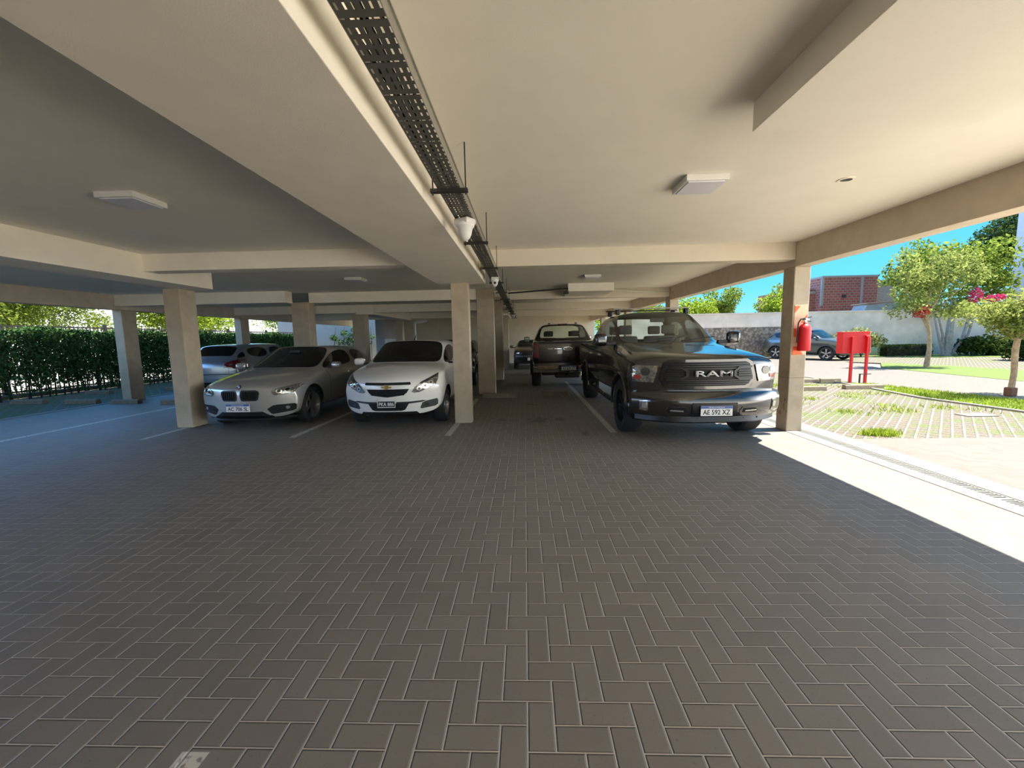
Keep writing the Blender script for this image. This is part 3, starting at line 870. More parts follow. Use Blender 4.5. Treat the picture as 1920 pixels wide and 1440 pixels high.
def patch(bvh, root, name, poly, material, off=0.006, thick=0.012, side='front', step=0.05, z_is_y=False, far=6.0, smooth=True):
    """outline poly laid onto the bodywork. front/rear: (x,z); left/right: (y,z); top: (x,y)"""
    bm = bmesh.new()
    vs = [bm.verts.new((a, b, 0)) for a, b in poly]
    bm.faces.new(vs)
    a0, a1 = min(p[0] for p in poly), max(p[0] for p in poly)
    b0, b1 = min(p[1] for p in poly), max(p[1] for p in poly)
    for ax, lo, hi in ((0, a0, a1), (1, b0, b1)):
        t = math.ceil(lo / step) * step + 1e-4
        while t < hi:
            co = (t, 0, 0) if ax == 0 else (0, t, 0); no = (1, 0, 0) if ax == 0 else (0, 1, 0)
            bmesh.ops.bisect_plane(bm, geom=bm.verts[:] + bm.edges[:] + bm.faces[:], plane_co=co, plane_no=no)
            t += step
    bmesh.ops.triangulate(bm, faces=[f for f in bm.faces if len(f.verts) > 4])
    D = {'front': Vector((0, 1, 0)), 'rear': Vector((0, -1, 0)), 'left': Vector((1, 0, 0)), 'right': Vector((-1, 0, 0)), 'top': Vector((0, 0, -1))}[side]
    for v in bm.verts:
        a, b = v.co.x, v.co.y
        if side in ('front', 'rear'): o = Vector((a, 0, b)) - D * far + (Vector((0, 2.5, 0)))
        elif side in ('left', 'right'): o = Vector((0, a, b)) - D * far
        else: o = Vector((a, b, 0)) - D * far
        h = bvh.ray_cast(o, D)
        if h[0] is None:
            h = bvh.find_nearest(o + D * (far - 2.3 if side in ('front', 'rear') else far - 0.9))
            p = o + D * (h[0] - o).dot(D)
        else: p = h[0]
        v.co = p - D * off
    bmesh.ops.recalc_face_normals(bm, faces=bm.faces)
    if bm.faces:
        avg = sum((f.normal for f in bm.faces), Vector())
        if avg.dot(D) > 0: bmesh.ops.reverse_faces(bm, faces=bm.faces)
    bnd = [e for e in bm.edges if e.is_boundary]
    r = bmesh.ops.extrude_edge_only(bm, edges=bnd)
    bmesh.ops.translate(bm, vec=D * thick, verts=[g for g in r['geom'] if isinstance(g, bmesh.types.BMVert)])
    bmesh.ops.recalc_face_normals(bm, faces=bm.faces)
    me = bpy.data.meshes.new(name); bm.to_mesh(me); bm.free()
    return link_mesh(name, me, material, root, smooth)

def mirror(poly): return [(-a, b) for a, b in poly][::-1]

def both(bvh, root, name, poly, material, **kw):
    return [patch(bvh, root, name, poly, material, **kw), patch(bvh, root, name, mirror(poly), material, **kw)]

def hit_front(bvh, x, z, side='front'):
    D = Vector((0, 1, 0)) if side == 'front' else Vector((0, -1, 0))
    h = bvh.ray_cast(Vector((x, -5 if side == 'front' else 12, z)), D)
    return h[0].y if h[0] else 0.0

def wheel(root, x, y, R, w, rimR, spokes, rim_mat='alloy', steer=0.0, hub_mat=None, double=True):
    s = 1 if x > 0 else -1
    mx = Matrix.Translation((x, y, R)) @ Matrix.Rotation(steer, 4, 'Z') @ Matrix.Rotation(s * PI / 2, 4, 'Y')
    h = w / 2
    t = MB().lathe([(rimR, -h * .85), (R * .93, -h), (R * .985, -h * .8), (R, -h * .55), (R, h * .55), (R * .985, h * .8), (R * .93, h), (rimR, h * .85), (rimR * .97, 0)], mx, 48, True).build('tyre', 'rubber', root, True)
    g = MB()
    g.lathe([(rimR * 1.0, h * .88), (rimR * 1.02, h * .80), (rimR * .96, h * .5), (rimR * .94, -h * .8), (rimR * .97, -h * .8), (rimR * .98, h * .4)], mx, 48, True)
    g.lathe([(0, h * .62), (rimR * .17, h * .62), (rimR * .20, h * .45), (rimR * .20, h * .2), (0, h * .2)], mx, 24)
    for k in range(spokes):
        a = 2 * PI * k / spokes
        offs = (-0.11, 0.11) if double else (0,)
        for o_ in offs:
            r0_, r1_ = rimR * .15, rimR * .97
            m2 = mx @ Matrix.Rotation(a + o_, 4, 'Z')
            wd = rimR * (.055 if double else .085)
            pts = [(r0_, -wd), (r1_, -wd * 1.2), (r1_, wd * 1.2), (r0_, wd)]
            g.prism(pts, h * .35, h * .60, m2)
    rim = g.build('rim', rim_mat, t, True)
    MB().lathe([(0, -h * .1), (rimR * .75, -h * .1), (rimR * .75, -h * .25), (0, -h * .25)], mx, 32).build('brake_disc', 'dark_alloy', t)
    MB().lathe([(0, h * .66), (rimR * .13, h * .64), (rimR * .14, h * .55), (0, h * .55)], mx, 20).build('hub_cap', hub_mat or rim_mat, t, True)
    return t

def wing_mirror(root, x, y, z, sx, sy, sz, paint, arm=0.12, cap='black'):
    s = 1 if x > 0 else -1
    o = MB().box((x, y, z), (sx, sy, sz), Matrix.Rotation(-s * .18, 4, 'Z'), min(sx, sy, sz) * .45, 4).build('wing_mirror', paint, root, True)
    MB().box((x, y + sy * .5, z), (sx * .82, .01, sz * .75), Matrix.Rotation(-s * .18, 4, 'Z'), .004).build('mirror_glass', 'chrome', o)
    MB().box((x - s * (sx * .5 + arm * .4), y + .01, z - sz * .30), (arm * 1.3, sy * .5, sz * .28), None, .01).build('mirror_arm', cap, o)
    return o

def seats(root, rows, xs, zb, mat_='seat', h=0.62, steer=None):
    for y in rows:
        for x in xs:
            o = MB().box((x, y - .22, zb + .08), (.48, .5, .16), None, .05, 3).build('seat', mat_, root, True)
            MB().box((x, y + .08, zb + .08 + h / 2), (.46, .13, h), Matrix.Rotation(math.radians(-12), 4, 'X'), .05, 3).build('backrest', mat_, o, True)
            MB().box((x, y + .17, zb + .10 + h + .10), (.26, .09, .18), None, .035, 3).build('headrest', mat_, o, True)
    if steer:
        x, y, z = steer
        mx = Matrix.Translation((x, y, z)) @ Matrix.Rotation(math.radians(-62), 4, 'X')
        g = MB()
        pr = [(.185 + .014 * math.cos(a), .014 * math.sin(a)) for a in [2 * PI * k / 8 for k in range(8)]]
        g.lathe(pr, mx, 28, True)
        g.box((x, y, z), (.36, .03, .04), Matrix.Rotation(math.radians(28), 4, 'X'))
        g.build('steering_wheel', 'black', root, True)

def plate(root, x, y, z, w, h, txt, style='new', back=False, tilt=0.0):
    o = MB().box((0, 0, 0), (w, .006, h), None, .002).build('number_plate', 'plate_white' if style == 'new' else 'plate_ink', root)
    o.location = (x, y, z); o.rotation_euler = (tilt, 0, PI if back else 0)
    if style == 'new':
        b_ = MB().box((0, -.0035, h * .36), (w * .99, .002, h * .26), None).build('plate_band', 'plate_blue', o)
        t1 = text_mesh('plate_heading', 'REPUBLICA ARGENTINA', h * .11, .001, 'plate_white', b_, width=w * .5); t1.location = (0, -.0047, h * .36)
        t2 = text_mesh('plate_letters', txt, h * .50, .0015, 'plate_ink', o, bold=.012, width=w * .86); t2.location = (0, -.0032, -h * .12)
    else:
        g = MB()
        g.box((0, -.0035, h * .40), (w * .98, .002, h * .19)); g.box((0, -.0035, -h * .45), (w * .98, .002, h * .08))
        for s in (-1, 1): g.box((s * w * .48, -.0035, 0), (w * .03, .002, h * .95))
        g.build('plate_border', 'plate_white', o)
        t2 = text_mesh('plate_letters', txt, h * .46, .0015, 'plate_white', o, bold=.012, width=w * .82); t2.location = (0, -.0035, -h * .06)
    return o

def seam(bvh, root, pts, side='left', w=0.007, name='panel_gap'):
    """thin dark shut line following the bodywork"""
    for sgn in (('left', 'right') if side == 'left' else (side,)):
        for a, b in zip(pts[:-1], pts[1:]):
            d = (Vector(b) - Vector(a)).normalized(); nrm = Vector((-d.y, d.x)) * w / 2
            A, B = Vector(a), Vector(b)
            patch(bvh, root, name, [tuple(A - nrm), tuple(B - nrm), tuple(B + nrm), tuple(A + nrm)], 'black', off=.0015, thick=.004, side=sgn, step=.06, smooth=False)

def loft_bar(root, name, prof, xs, W, bow, material, taper=0.0, parent=None):
    """profile (y,z) closed, carried across x with the ends swept back"""
    bm = bmesh.new(); rings = []
    for x in xs:
        t = abs(x) / W
        rings.append([bm.verts.new((x, y + bow * t ** 3, z + (zc_(prof) - z) * taper * t ** 4)) for y, z in prof])
    n = len(prof)
    for a, b in zip(rings[:-1], rings[1:]):
        for k in range(n): bm.faces.new((a[k], a[(k + 1) % n], b[(k + 1) % n], b[k]))
    bm.faces.new(rings[0][::-1]); bm.faces.new(rings[-1])
    bmesh.ops.recalc_face_normals(bm, faces=bm.faces)
    bvh = BVHTree.FromBMesh(bm)
    me = bpy.data.meshes.new(name); bm.to_mesh(me); bm.free()
    return link_mesh(name, me, material, root, True), bvh

def zc_(prof): return sum(p[1] for p in prof) / len(prof)

def frange(a, b, n): return [a + (b - a) * i / (n - 1) for i in range(n)]

# ------------------------------------------------------------------ pickups
def pickup_shell(root, paint, glass, bedz=1.30, L=5.70):
    def low(zb=.46, zs=.56, w=1.0): return [(0, zb), (.68 * w, zb), (.93 * w, zs), (.985 * w, .70), (1.0 * w, .86)]
    st = [
        (.20, .20, low(.50, .56, .97) + [(.955, 1.00), (.90, 1.075), (.76, 1.10), (.55, 1.115), (.28, 1.12), (0, 1.12)]),
        (.30, .19, low(.48, .56) + [(.985, 1.03), (.93, 1.13), (.78, 1.185), (.57, 1.20), (.28, 1.19), (0, 1.195)]),
        (1.00, .10, low() + [(.99, 1.08), (.94, 1.19), (.80, 1.24), (.58, 1.285), (.30, 1.245), (0, 1.25)]),
        (1.66, .22, low() + [(1.0, 1.11), (.95, 1.25), (.82, 1.335), (.60, 1.34), (.31, 1.33), (0, 1.335)]),
        (2.52, .12, low() + [(1.0, 1.12), (.95, 1.27), (.705, 1.80), (.62, 1.865), (.34, 1.89), (0, 1.895)]),
        (3.20, 0, low() + [(1.0, 1.12), (.95, 1.28), (.715, 1.825), (.62, 1.89), (.34, 1.915), (0, 1.92)]),
        (4.02, -.04, low() + [(1.0, 1.12), (.95, 1.285), (.705, 1.80), (.61, 1.865), (.34, 1.89), (0, 1.895)]),
        (4.20, -.04, low() + [(1.0, 1.12), (.955, bedz), (.84, bedz + .02), (.60, bedz + .02), (.30, bedz + .02), (0, bedz + .02)]),
        (5.0, 0, low(.50, .60) + [(1.0, 1.12), (.965, bedz), (.88, bedz + .012), (.6, bedz + .005), (.3, bedz + .005), (0, bedz + .005)]),
        (L, -.03, low(.55, .62, .985) + [(.985, 1.12), (.955, bedz), (.87, bedz + .012), (.6, bedz + .005), (.3, bedz + .005), (0, bedz + .005)]),
    ]
    win = [('windscreen', [(3, 7), (3, 8), (3, 9)], .045, 'both'),
           ('rear_window', [(6, 7), (6, 8), (6, 9)], .06, 'both'),
           ('side_window', [(3, 6), (4, 6)], .04, 'each'), ('side_window', [(5, 6)], .045, 'each')]
    cr_ = {('ring', 7): .85, ('ring', 6): .35, ('ring', 3): .5, ('ring', 9): .8, ('ring', 1): .15, ('col', 6): .45, ('col', 1): .6, ('col', 2): .5}
    return build_shell(root, st, paint, glass, win, [(1.0, .46, .98), (4.57, .46, .98)], cr_)

def black_pickup():
    t = thing('pickup_truck', 'big black pickup facing the camera with bold-lettered grille and roof bars', 'pickup truck', (2.42, 5.25, 0))
    gl = {'windscreen': 'glass_clear', 'rear_window': 'glass_clear', 'side_window': 'glass_tint'}
    bv = pickup_shell(t, 'paint_black', gl)
    for x in (-.86, .86):
        for y in (1.0, 4.57): wheel(t, x, y, .405, .27, .255, 7, 'dark_alloy', double=True)
    # flared arch lips
    # grille: frame, black panel, slats, side brackets, letters
    fr = [(-.64, .90), (-.58, 1.09), (-.50, 1.135), (.50, 1.135), (.58, 1.09), (.64, .90), (.57, .775), (.50, .745), (-.50, .745), (-.57, .775)]
    gp = MB()
    # grille carrier stands proud of the bonnet edge
    def arch(x): return .165 + .13 * (x / .65) ** 2
    def plate_poly(poly, y_off, th, nm, material, parent):
        bm = bmesh.new()
        bm.faces.new([bm.verts.new((a, 0, b)) for a, b in poly])
        for k in range(-14, 15):
            bmesh.ops.bisect_plane(bm, geom=bm.verts[:] + bm.edges[:] + bm.faces[:], plane_co=(k * .05 + .001, 0, 0), plane_no=(1, 0, 0))
        r = bmesh.ops.extrude_face_region(bm, geom=bm.faces[:])
        new = {g for g in r['geom'] if isinstance(g, bmesh.types.BMVert)}
        for v in bm.verts: v.co.y = arch(v.co.x) + y_off + (0 if v in new else th)
        bmesh.ops.recalc_face_normals(bm, faces=bm.faces)
        me = bpy.data.meshes.new(nm); bm.to_mesh(me); bm.free()
        return link_mesh(nm, me, material, parent, True)
    frame = plate_poly(fr, -.035, .20, 'grille_frame', 'paint_black', t)
    inn = [(-.585, .895), (-.53, 1.075), (-.47, 1.10), (.47, 1.10), (.53, 1.075), (.585, .895), (.53, .815), (.47, .785), (-.47, .785), (-.53, .815)]
    gr = plate_poly(inn, -.042, .012, 'grille', 'grille_black', t)
    def wid(z): return .585 - (abs(z - .895) * (.30 if z > .895 else .6))
    for z in (1.075, 1.045, 1.015, .835, .81, .862):
        w = wid(z) - .02
        plate_poly([(-w, z - .006), (w, z - .006), (w, z + .006), (-w, z + .006)], -.060, .02, 'grille_slat', 'dark_alloy', gr)
    for z in (.985, .955, .925, .895):
        for s in (-1, 1):
            w = wid(z) - .02
            p = [(.36, z - .007), (w, z - .007), (w, z + .007), (.36, z + .007)]
            plate_poly(p if s > 0 else mirror(p), -.060, .02, 'grille_slat', 'dark_alloy', gr)
    br = [(.56, 1.045), (.36, 1.035), (.29, .985), (.29, .915), (.38, .862), (.56, .862), (.57, .885), (.39, .888), (.325, .925), (.325, .975), (.375, 1.012), (.55, 1.02)]
    for p in (br, mirror(br)): plate_poly(p, -.068, .03, 'grille_bracket', 'dark_alloy', gr)
    lt = text_mesh('grille_letters', 'RAM', .078, .014, 'letter_metal', gr, bold=.016, width=.47); lt.location = (.02, arch(0) - .066, .952)
    # lamps
    hl = [(-.965, .93), (-.95, 1.04), (-.915, 1.062), (-.64, 1.05), (-.665, .94), (-.70, .825), (-.955, .84)]
    for p in (hl, mirror(hl)):
        s = 1 if p is hl else -1
        o = patch(bv, t, 'headlamp', p, 'lens', off=.018, thick=.05, step=.04)
        for (cx, cz, r, m_) in ((-.80, .975, .058, 'lens_dark'), (-.91, .985, .045, 'reflector')):
            pp = [(s * (cx + r * math.cos(a)), cz + r * math.sin(a)) for a in [2 * PI * k / 16 for k in range(16)]]
            patch(bv, o, 'reflector', pp if s > 0 else pp[::-1], m_, off=.026, thick=.01, step=.06)
        pp = [(s * a, b) for a, b in [(-.945, .935), (-.945, .875), (-.865, .875), (-.855, .925)]]
        patch(bv, o, 'indicator', pp if s > 0 else pp[::-1], 'amber', off=.026, thick=.01, step=.06)
    # bumper
    prof = [(.02, .44), (.0, .50), (-.005, .60), (.015, .68), (.05, .715), (.20, .73), (.30, .70), (.30, .40), (.16, .36), (.06, .385)]
    bp, bbv = loft_bar(t, 'front_bumper', prof, frange(-.985, .985, 33), .985, .30, 'paint_black', .12)
    vl = [(.10, .30), (.03, .33), (.04, .40), (.28, .42), (.28, .31)]
    loft_bar(t, 'valance', vl, frange(-.93, .93, 25), .93, .30, 'old_concrete' if False else 'dark_alloy', .1)
    def bpatch(nm, poly, m_, off, parent=None, thick=.02): return patch(bbv, parent or bp, nm, poly, m_, off=off, thick=thick, step=.05)
    bpatch('plate_holder', [(-.27, .395), (.27, .395), (.285, .42), (.285, .585), (-.285, .585), (-.285, .42)], 'dark_alloy', .012)
    plate(t, .01, -.030, .485, .40, .13, 'AE 592 XZ')
    for s in (-1, 1):
        q_ = lambda P: [(s * a, b) for a, b in (P if s > 0 else P[::-1])]
        hk = bpatch('tow_hook_recess', q_([(.33, .43), (.60, .43), (.62, .47), (.57, .53), (.36, .53), (.32, .48)]), 'paint_black', .008)
        h2 = bpatch('tow_hook', q_([(.36, .455), (.55, .455), (.57, .48), (.54, .51), (.37, .51)]), 'liner', .013)
        bpatch('tow_hook_bar', q_([(.39, .468), (.55, .475), (.55, .492), (.39, .485)]), 'galv', .020, h2)
        fg = bpatch('fog_lamp', q_([(.80, .46), (.895, .47), (.90, .60), (.81, .615)]), 'lens', .008)
        bpatch('fog_reflector', q_([(.82, .50), (.875, .505), (.875, .57), (.825, .58)]), 'reflector', .016, fg)
    for k in range(7):
        MB().sphere((-.6 + .2 * k, .045 + .27 * abs((-.6 + .2 * k) / .93) ** 3, .375), .012, 8).build('valance_bolt', 'black', t)
    # bonnet ridges, seams, handles, steps, cladding
    for pts in ([(1.50, .62), (1.52, 1.05), (1.66, 1.24)], [(2.95, .58), (2.95, 1.26)], [(4.02, .95), (4.06, 1.27)]): seam(bv, t, pts)
    seam(bv, t, [(4.24, .62), (4.24, 1.28)])
    for y in (2.72, 3.72):
        for sd in ('left', 'right'): patch(bv, t, 'door_handle', [(y, 1.10), (y + .19, 1.10), (y + .19, 1.135), (y, 1.135)], 'chrome', off=.028, thick=.03, side=sd)
    for s in (-1, 1):
        MB().tube([(s * .88, 1.62, .42), (s * .97, 1.72, .40), (s * .97, 3.85, .40), (s * .88, 3.95, .42)], .04, 10).build('side_step', 'black', t, True)
        MB().b2(s * .99 - .02, s * .99 + .012, 2.2, 2.42, .425, .45, .006).build('step_pad', 'chrome', t)
        patch(bv, t, 'fender_badge', [(1.28, .98), (1.40, .98), (1.40, 1.01), (1.28, 1.01)], 'chrome', off=.006, side='left' if s < 0 else 'right')
        wing_mirror(t, s * 1.12, 1.86, 1.40, .22, .13, .22, 'paint_black', .14)
        # arch flares
        for y in (1.0, 4.57):
            a_ = [(s * .995, y + .475 * math.cos(a), .43 + .475 * math.sin(a)) for a in frange(-.12, PI + .12, 22)]
            MB().tube(a_, .022, 8).build('arch_flare', 'paint_black', t, True)
    # wipers
    for x in (-.45, .25): MB().tube([(x, 1.66, 1.365), (x + .28, 1.74, 1.405), (x + .52, 1.76, 1.42)], .008, 6).build('wiper', 'black', t)
    # roof bars
    for y in (2.72, 3.42):
        b_ = MB().box((0, y, 1.975), (1.46, .055, .022), None, .009, 2).build('roof_bar', 'galv' if y < 3 else 'dark_steel', t)
        for s in (-1, 1): MB().box((s * .645, y, 1.915), (.085, .10, .10), None, .02, 2).build('foot', 'black', b_)
    # cabin
    MB().box((0, 1.98, 1.20), (1.5, .40, .20), None, .06, 3).build('dashboard', 'seat_dark', t, True)
    seats(t, (2.85, 3.75), (-.42, .42), .78, 'seat', .60, (-.42 * -1, 2.28, 1.28))
    MB().box((0, 1.93 + .45, 1.74), (.26, .03, .075), None, .015).build('rear_view_mirror', 'black', t)
    plq = [(-.60, .62), (.60, .62), (.60, 1.26), (-.60, 1.26)]
    patch(bv, t, 'tailgate', plq, 'paint_black', off=.006, side='rear')
    both(bv, t, 'tail_lamp', [(.82, .82), (.97, .82), (.97, 1.22), (.84, 1.22)], 'tail', side='rear', off=.01)
    loft_bar(t, 'rear_bumper', [(5.62, .46), (5.80, .46), (5.82, .62), (5.78, .68), (5.62, .68)], frange(-.96, .96, 9), .96, -.1, 'chrome')
black_pickup()

def cherry_pickup():
    t = thing('pickup_truck', 'dark pickup seen from behind with oval tailgate badge, past the black pickup', 'pickup truck', (1.19, 17.15, 0), PI)
    gl = {'windscreen': 'glass_clear', 'rear_window': 'glass_clear', 'side_window': 'glass_tint'}
    bv = pickup_shell(t, 'paint_dark', gl, 1.36)
    for x in (-.86, .86):
        for y in (1.0, 4.57): wheel(t, x, y, .40, .27, .25, 6, 'alloy')
    R_ = dict(side='rear')
    tg = patch(bv, t, 'tailgate', [(-.80, .72), (.80, .72), (.80, 1.335), (-.80, 1.335)], 'paint_dark', off=.012, **R_)
    patch(bv, tg, 'tailgate_spoiler', [(-.80, 1.29), (.80, 1.29), (.80, 1.345), (-.80, 1.345)], 'black', off=.045, thick=.05, **R_)
    patch(bv, tg, 'pressed_panel', [(-.64, .90), (.64, .90), (.64, 1.06), (-.64, 1.06)], 'paint_dark', off=.02, **R_)
    el = lambda cx, cz, rx, rz: [(cx + rx * math.cos(a), cz + rz * math.sin(a)) for a in [2 * PI * k / 28 for k in range(28)]]
    bd = patch(bv, tg, 'badge', el(0, 1.15, .125, .05), 'chrome', off=.028, **R_)
    patch(bv, bd, 'badge_field', el(0, 1.15, .112, .040), 'paint_navy', off=.033, **R_)
    tx = text_mesh('badge_script', 'Ford', .05, .003, 'chrome', bd, width=.15, font_shear=.3); tx.rotation_euler = (0, 0, PI); tx.location = (0, 5.70 + .036, 1.15)
    for a, b in ((.18, .38), (.42, .56)): patch(bv, tg, 'chrome_strip', [(a, 1.145), (b, 1.145), (b, 1.155), (a, 1.155)], 'chrome', off=.026, **R_)
    tl = [(.815, .90), (.985, .90), (.985, 1.30), (.83, 1.32)]
    for p in (tl, mirror(tl)):
        o = patch(bv, t, 'tail_lamp', p, 'tail', off=.02, thick=.04, **R_)
        s = 1 if p is tl else -1
        q_ = [(s * .90, 1.06), (s * .97, 1.06), (s * .97, 1.16), (s * .90, 1.16)]
        patch(bv, o, 'reversing_lamp', q_ if s > 0 else q_[::-1], 'black', off=.026, **R_)
    rb, rbv = loft_bar(t, 'rear_bumper', [(5.60, .50), (5.84, .50), (5.88, .56), (5.88, .66), (5.82, .70), (5.60, .70)], frange(-.97, .97, 21), .97, -.12, 'chrome')
    for s in (-1, 1):
        q_ = [(s * .28, .60), (s * .84, .60), (s * .84, .69), (s * .28, .69)]
        patch(rbv, rb, 'step_pad', q_ if s > 0 else q_[::-1], 'bark', off=.006, side='rear', step=.06)
    patch(rbv, rb, 'plate_recess', [(-.28, .52), (.28, .52), (.28, .70), (-.28, .70)], 'black', off=.006, side='rear', step=.06)
    plate(t, 0, 5.90, .625, .40, .13, 'AE 631 ST', back=True)
    MB().b2(-.35, .35, 5.3, 5.6, .32, .48, .04).build('exhaust_box', 'dark_steel', t)
    MB().cyl((0, 5.0, .42), (0, 5.92, .42), .035, seg=10).build('tow_bar', 'black', t)
    MB().box((0, 4.57, .38), (1.4, .14, .14), None, .05).build('rear_axle', 'dark_steel', t)
    for s in (-1, 1):
        wing_mirror(t, s * 1.12, 1.95, 1.40, .22, .13, .22, 'paint_dark', .14)
        MB().box((s * .42, 4.03, 1.905), (.07, .10, .035), None, .012).build('roof_lamp', 'black', t)
    MB().box((0, 4.05, 1.885), (.30, .05, .035), None, .01).build('brake_lamp', 'tail', t)
    seats(t, (2.85, 3.75), (-.42, .42), .78, 'seat_dark', .60, (.42, 2.28, 1.28))
    MB().box((0, 1.98, 1.20), (1.5, .40, .20), None, .06, 3).build('dashboard', 'seat_dark', t, True)
    seam(bv, t, [(-.81, .72), (-.81, 1.33)], 'rear'); seam(bv, t, [(.81, .72), (.81, 1.33)], 'rear')
cherry_pickup()

# ------------------------------------------------------------------ hatchbacks
def hatch_shell(root, st, paint, glass, arches, levels=2, quarter=True):
    n = len(st)
    win = [('windscreen', [(3, 7), (3, 8), (3, 9)], .04, 'both'), ('rear_window', [(6, 7), (6, 8), (6, 9)], .07, 'both'),
           ('side_window', [(3, 6), (4, 6)], .022, 'each'), ('side_window', [(5, 6)], .022, 'each')]
    if quarter: win.append(('quarter_window', [(6, 6)], .04, 'each'))
    cr_ = {('ring', 3): .35, ('col', 6): .30, ('col', 1): .5, ('ring', 1): .1}
    return build_shell(root, st, paint, glass, win, arches, cr_, levels=levels)

def bmw_like():
    t = thing('hatchback', 'silver hatchback with twin rounded grilles, between the tan column and the white car', 'car', (-4.755, 6.52, 0))
    def low(w=1.0, zb=.20): return [(0, zb), (.56 * w, zb), (.80 * w, zb + .04), (.865 * w, .38), (.882 * w, .54)]
    st = [
        (.0, .34, [(0, .22), (.52, .21), (.76, .225), (.83, .36), (.835, .50), (.815, .60), (.775, .665), (.62, .69), (.45, .70), (.22, .705), (0, .705)]),
        (.13, .30, low(.99) + [(.862, .66), (.815, .745), (.65, .765), (.46, .785), (.23, .795), (0, .797)]),
        (.62, .12, low() + [(.878, .74), (.835, .835), (.67, .86), (.48, .885), (.24, .895), (0, .895)]),
        (1.18, .24, low() + [(.882, .80), (.825, .925), (.70, .955), (.52, .965), (.27, .972), (0, .975)]),
        (2.02, .10, low() + [(.882, .81), (.825, .955), (.585, 1.31), (.50, 1.355), (.28, 1.37), (0, 1.375)]),
        (2.75, 0, low() + [(.882, .82), (.825, .965), (.605, 1.34), (.51, 1.375), (.29, 1.39), (0, 1.395)]),
        (3.62, -.05, low() + [(.882, .83), (.815, .98), (.575, 1.30), (.48, 1.345), (.27, 1.36), (0, 1.365)]),
        (4.10, -.12, low(.98) + [(.85, .84), (.77, .98), (.66, 1.01), (.5, 1.02), (.26, 1.03), (0, 1.03)]),
        (4.33, -.14, [(0, .30), (.5, .30), (.72, .32), (.80, .42), (.82, .58), (.80, .72), (.74, .82), (.6, .85), (.42, .86), (.2, .865), (0, .865)]),
    ]
    gl = {'windscreen': 'glass_dark', 'rear_window': 'glass_dark', 'side_window': 'glass_dark', 'quarter_window': 'glass_dark'}
    bv = hatch_shell(t, st, 'paint_silver', gl, [(.78, .365, .87), (3.47, .365, .87)])
    for x in (-.755, .755):
        for y in (.78, 3.47): wheel(t, x, y, .325, .22, .235, 5, 'alloy')
    # twin grilles
    for s in (-1, 1):
        q_ = lambda P: [(s * a, b) for a, b in (P if s > 0 else P[::-1])]
        ring = patch(bv, t, 'grille_surround', q_([(.025, .60), (.035, .655), (.06, .685), (.27, .68), (.315, .66), (.325, .62), (.30, .52), (.27, .50), (.06, .50), (.035, .52)]), 'dark_alloy', off=.008)
        gr = patch(bv, ring, 'grille', q_([(.04, .60), (.048, .645), (.07, .667), (.265, .662), (.30, .648), (.307, .618), (.285, .532), (.262, .515), (.07, .515), (.05, .53)]), 'liner', off=.013)
        for k in range(6):
            x = .075 + k * .038
            patch(bv, gr, 'grille_slat', q_([(x, .53), (x + .010, .53), (x + .010, .65), (x, .65)]), 'black_gloss', off=.022, thick=.012)
        hl = patch(bv, t, 'headlamp', q_([(.50, .655), (.60, .70), (.80, .752), (.845, .735), (.80, .62), (.72, .595), (.54, .578), (.505, .61)]), 'lens', off=.010, thick=.02, step=.03)
        for cx, r in ((.605, .042), (.715, .046)):
            o = patch(bv, hl, 'lamp_ring', q_([(cx + r * math.cos(a), .650 + (cx - .6) * .18 + r * .85 * math.sin(a)) for a in [2 * PI * k / 18 for k in range(18)]]), 'reflector', off=.016, thick=.01, step=.05)
            patch(bv, o, 'projector', q_([(cx + r * .62 * math.cos(a), .650 + (cx - .6) * .18 + r * .55 * math.sin(a)) for a in [2 * PI * k / 14 for k in range(14)]]), 'black_gloss', off=.022, thick=.01, step=.05)
        patch(bv, hl, 'light_strip', q_([(.54, .588), (.72, .605), (.79, .63), (.79, .642), (.72, .618), (.54, .600)]), 'lens', off=.016, thick=.01)
        patch(bv, hl, 'brow_strip', q_([(.53, .672), (.61, .700), (.79, .745), (.79, .735), (.61, .690), (.53, .662)]), 'lens', off=.016, thick=.01)
        it = patch(bv, t, 'air_intake', q_([(.42, .355), (.50, .41), (.56, .42), (.79, .425), (.815, .40), (.80, .32), (.76, .30), (.50, .265), (.47, .28)]), 'liner', off=.008)
        patch(bv, it, 'fog_lamp', q_([(.705 + .03 * math.cos(a), .365 + .028 * math.sin(a)) for a in [2 * PI * k / 14 for k in range(14)]]), 'reflector', off=.014, thick=.01)
        patch(bv, it, 'intake_blade', q_([(.46, .335), (.66, .35), (.66, .36), (.46, .345)]), 'black_gloss', off=.018, thick=.01)
        wing_mirror(t, s * .97, 1.52, 1.00, .20, .12, .13, 'paint_silver', .10)
    lo = patch(bv, t, 'lower_intake', [(-.50, .215), (-.345, .315), (.345, .315), (.50, .215), (.46, .19), (-.46, .19)], 'liner', off=.008)
    for z in (.235, .262, .289): patch(bv, lo, 'intake_slat', [(-.36, z - .004), (.36, z - .004), (.36, z + .004), (-.36, z + .004)], 'black_gloss', off=.016, thick=.01)
    loft_bar(t, 'splitter', [(.06, .16), (.02, .185), (.04, .205), (.3, .205), (.3, .16)], frange(-.76, .76, 19), .76, .33, 'black', .1)
    y0 = hit_front(bv, 0, .39)
    plate(t, -.02, y0 - .018, .39, .40, .13, 'AC 706 SL')
    rd = MB().lathe([(0, .0), (.041, .0), (.041, .008), (.035, .012), (0, .012)], None, 28).build('badge', 'black_gloss', t, True)
    g = MB()
    for a0_ in (0, PI):
        g.prism([(0, 0)] + [(.029 * math.cos(a0_ + a), .029 * math.sin(a0_ + a)) for a in frange(0, PI / 2, 8)], .0122, .0135)
    g.build('badge_quarters', 'plate_blue', rd)
    g = MB()
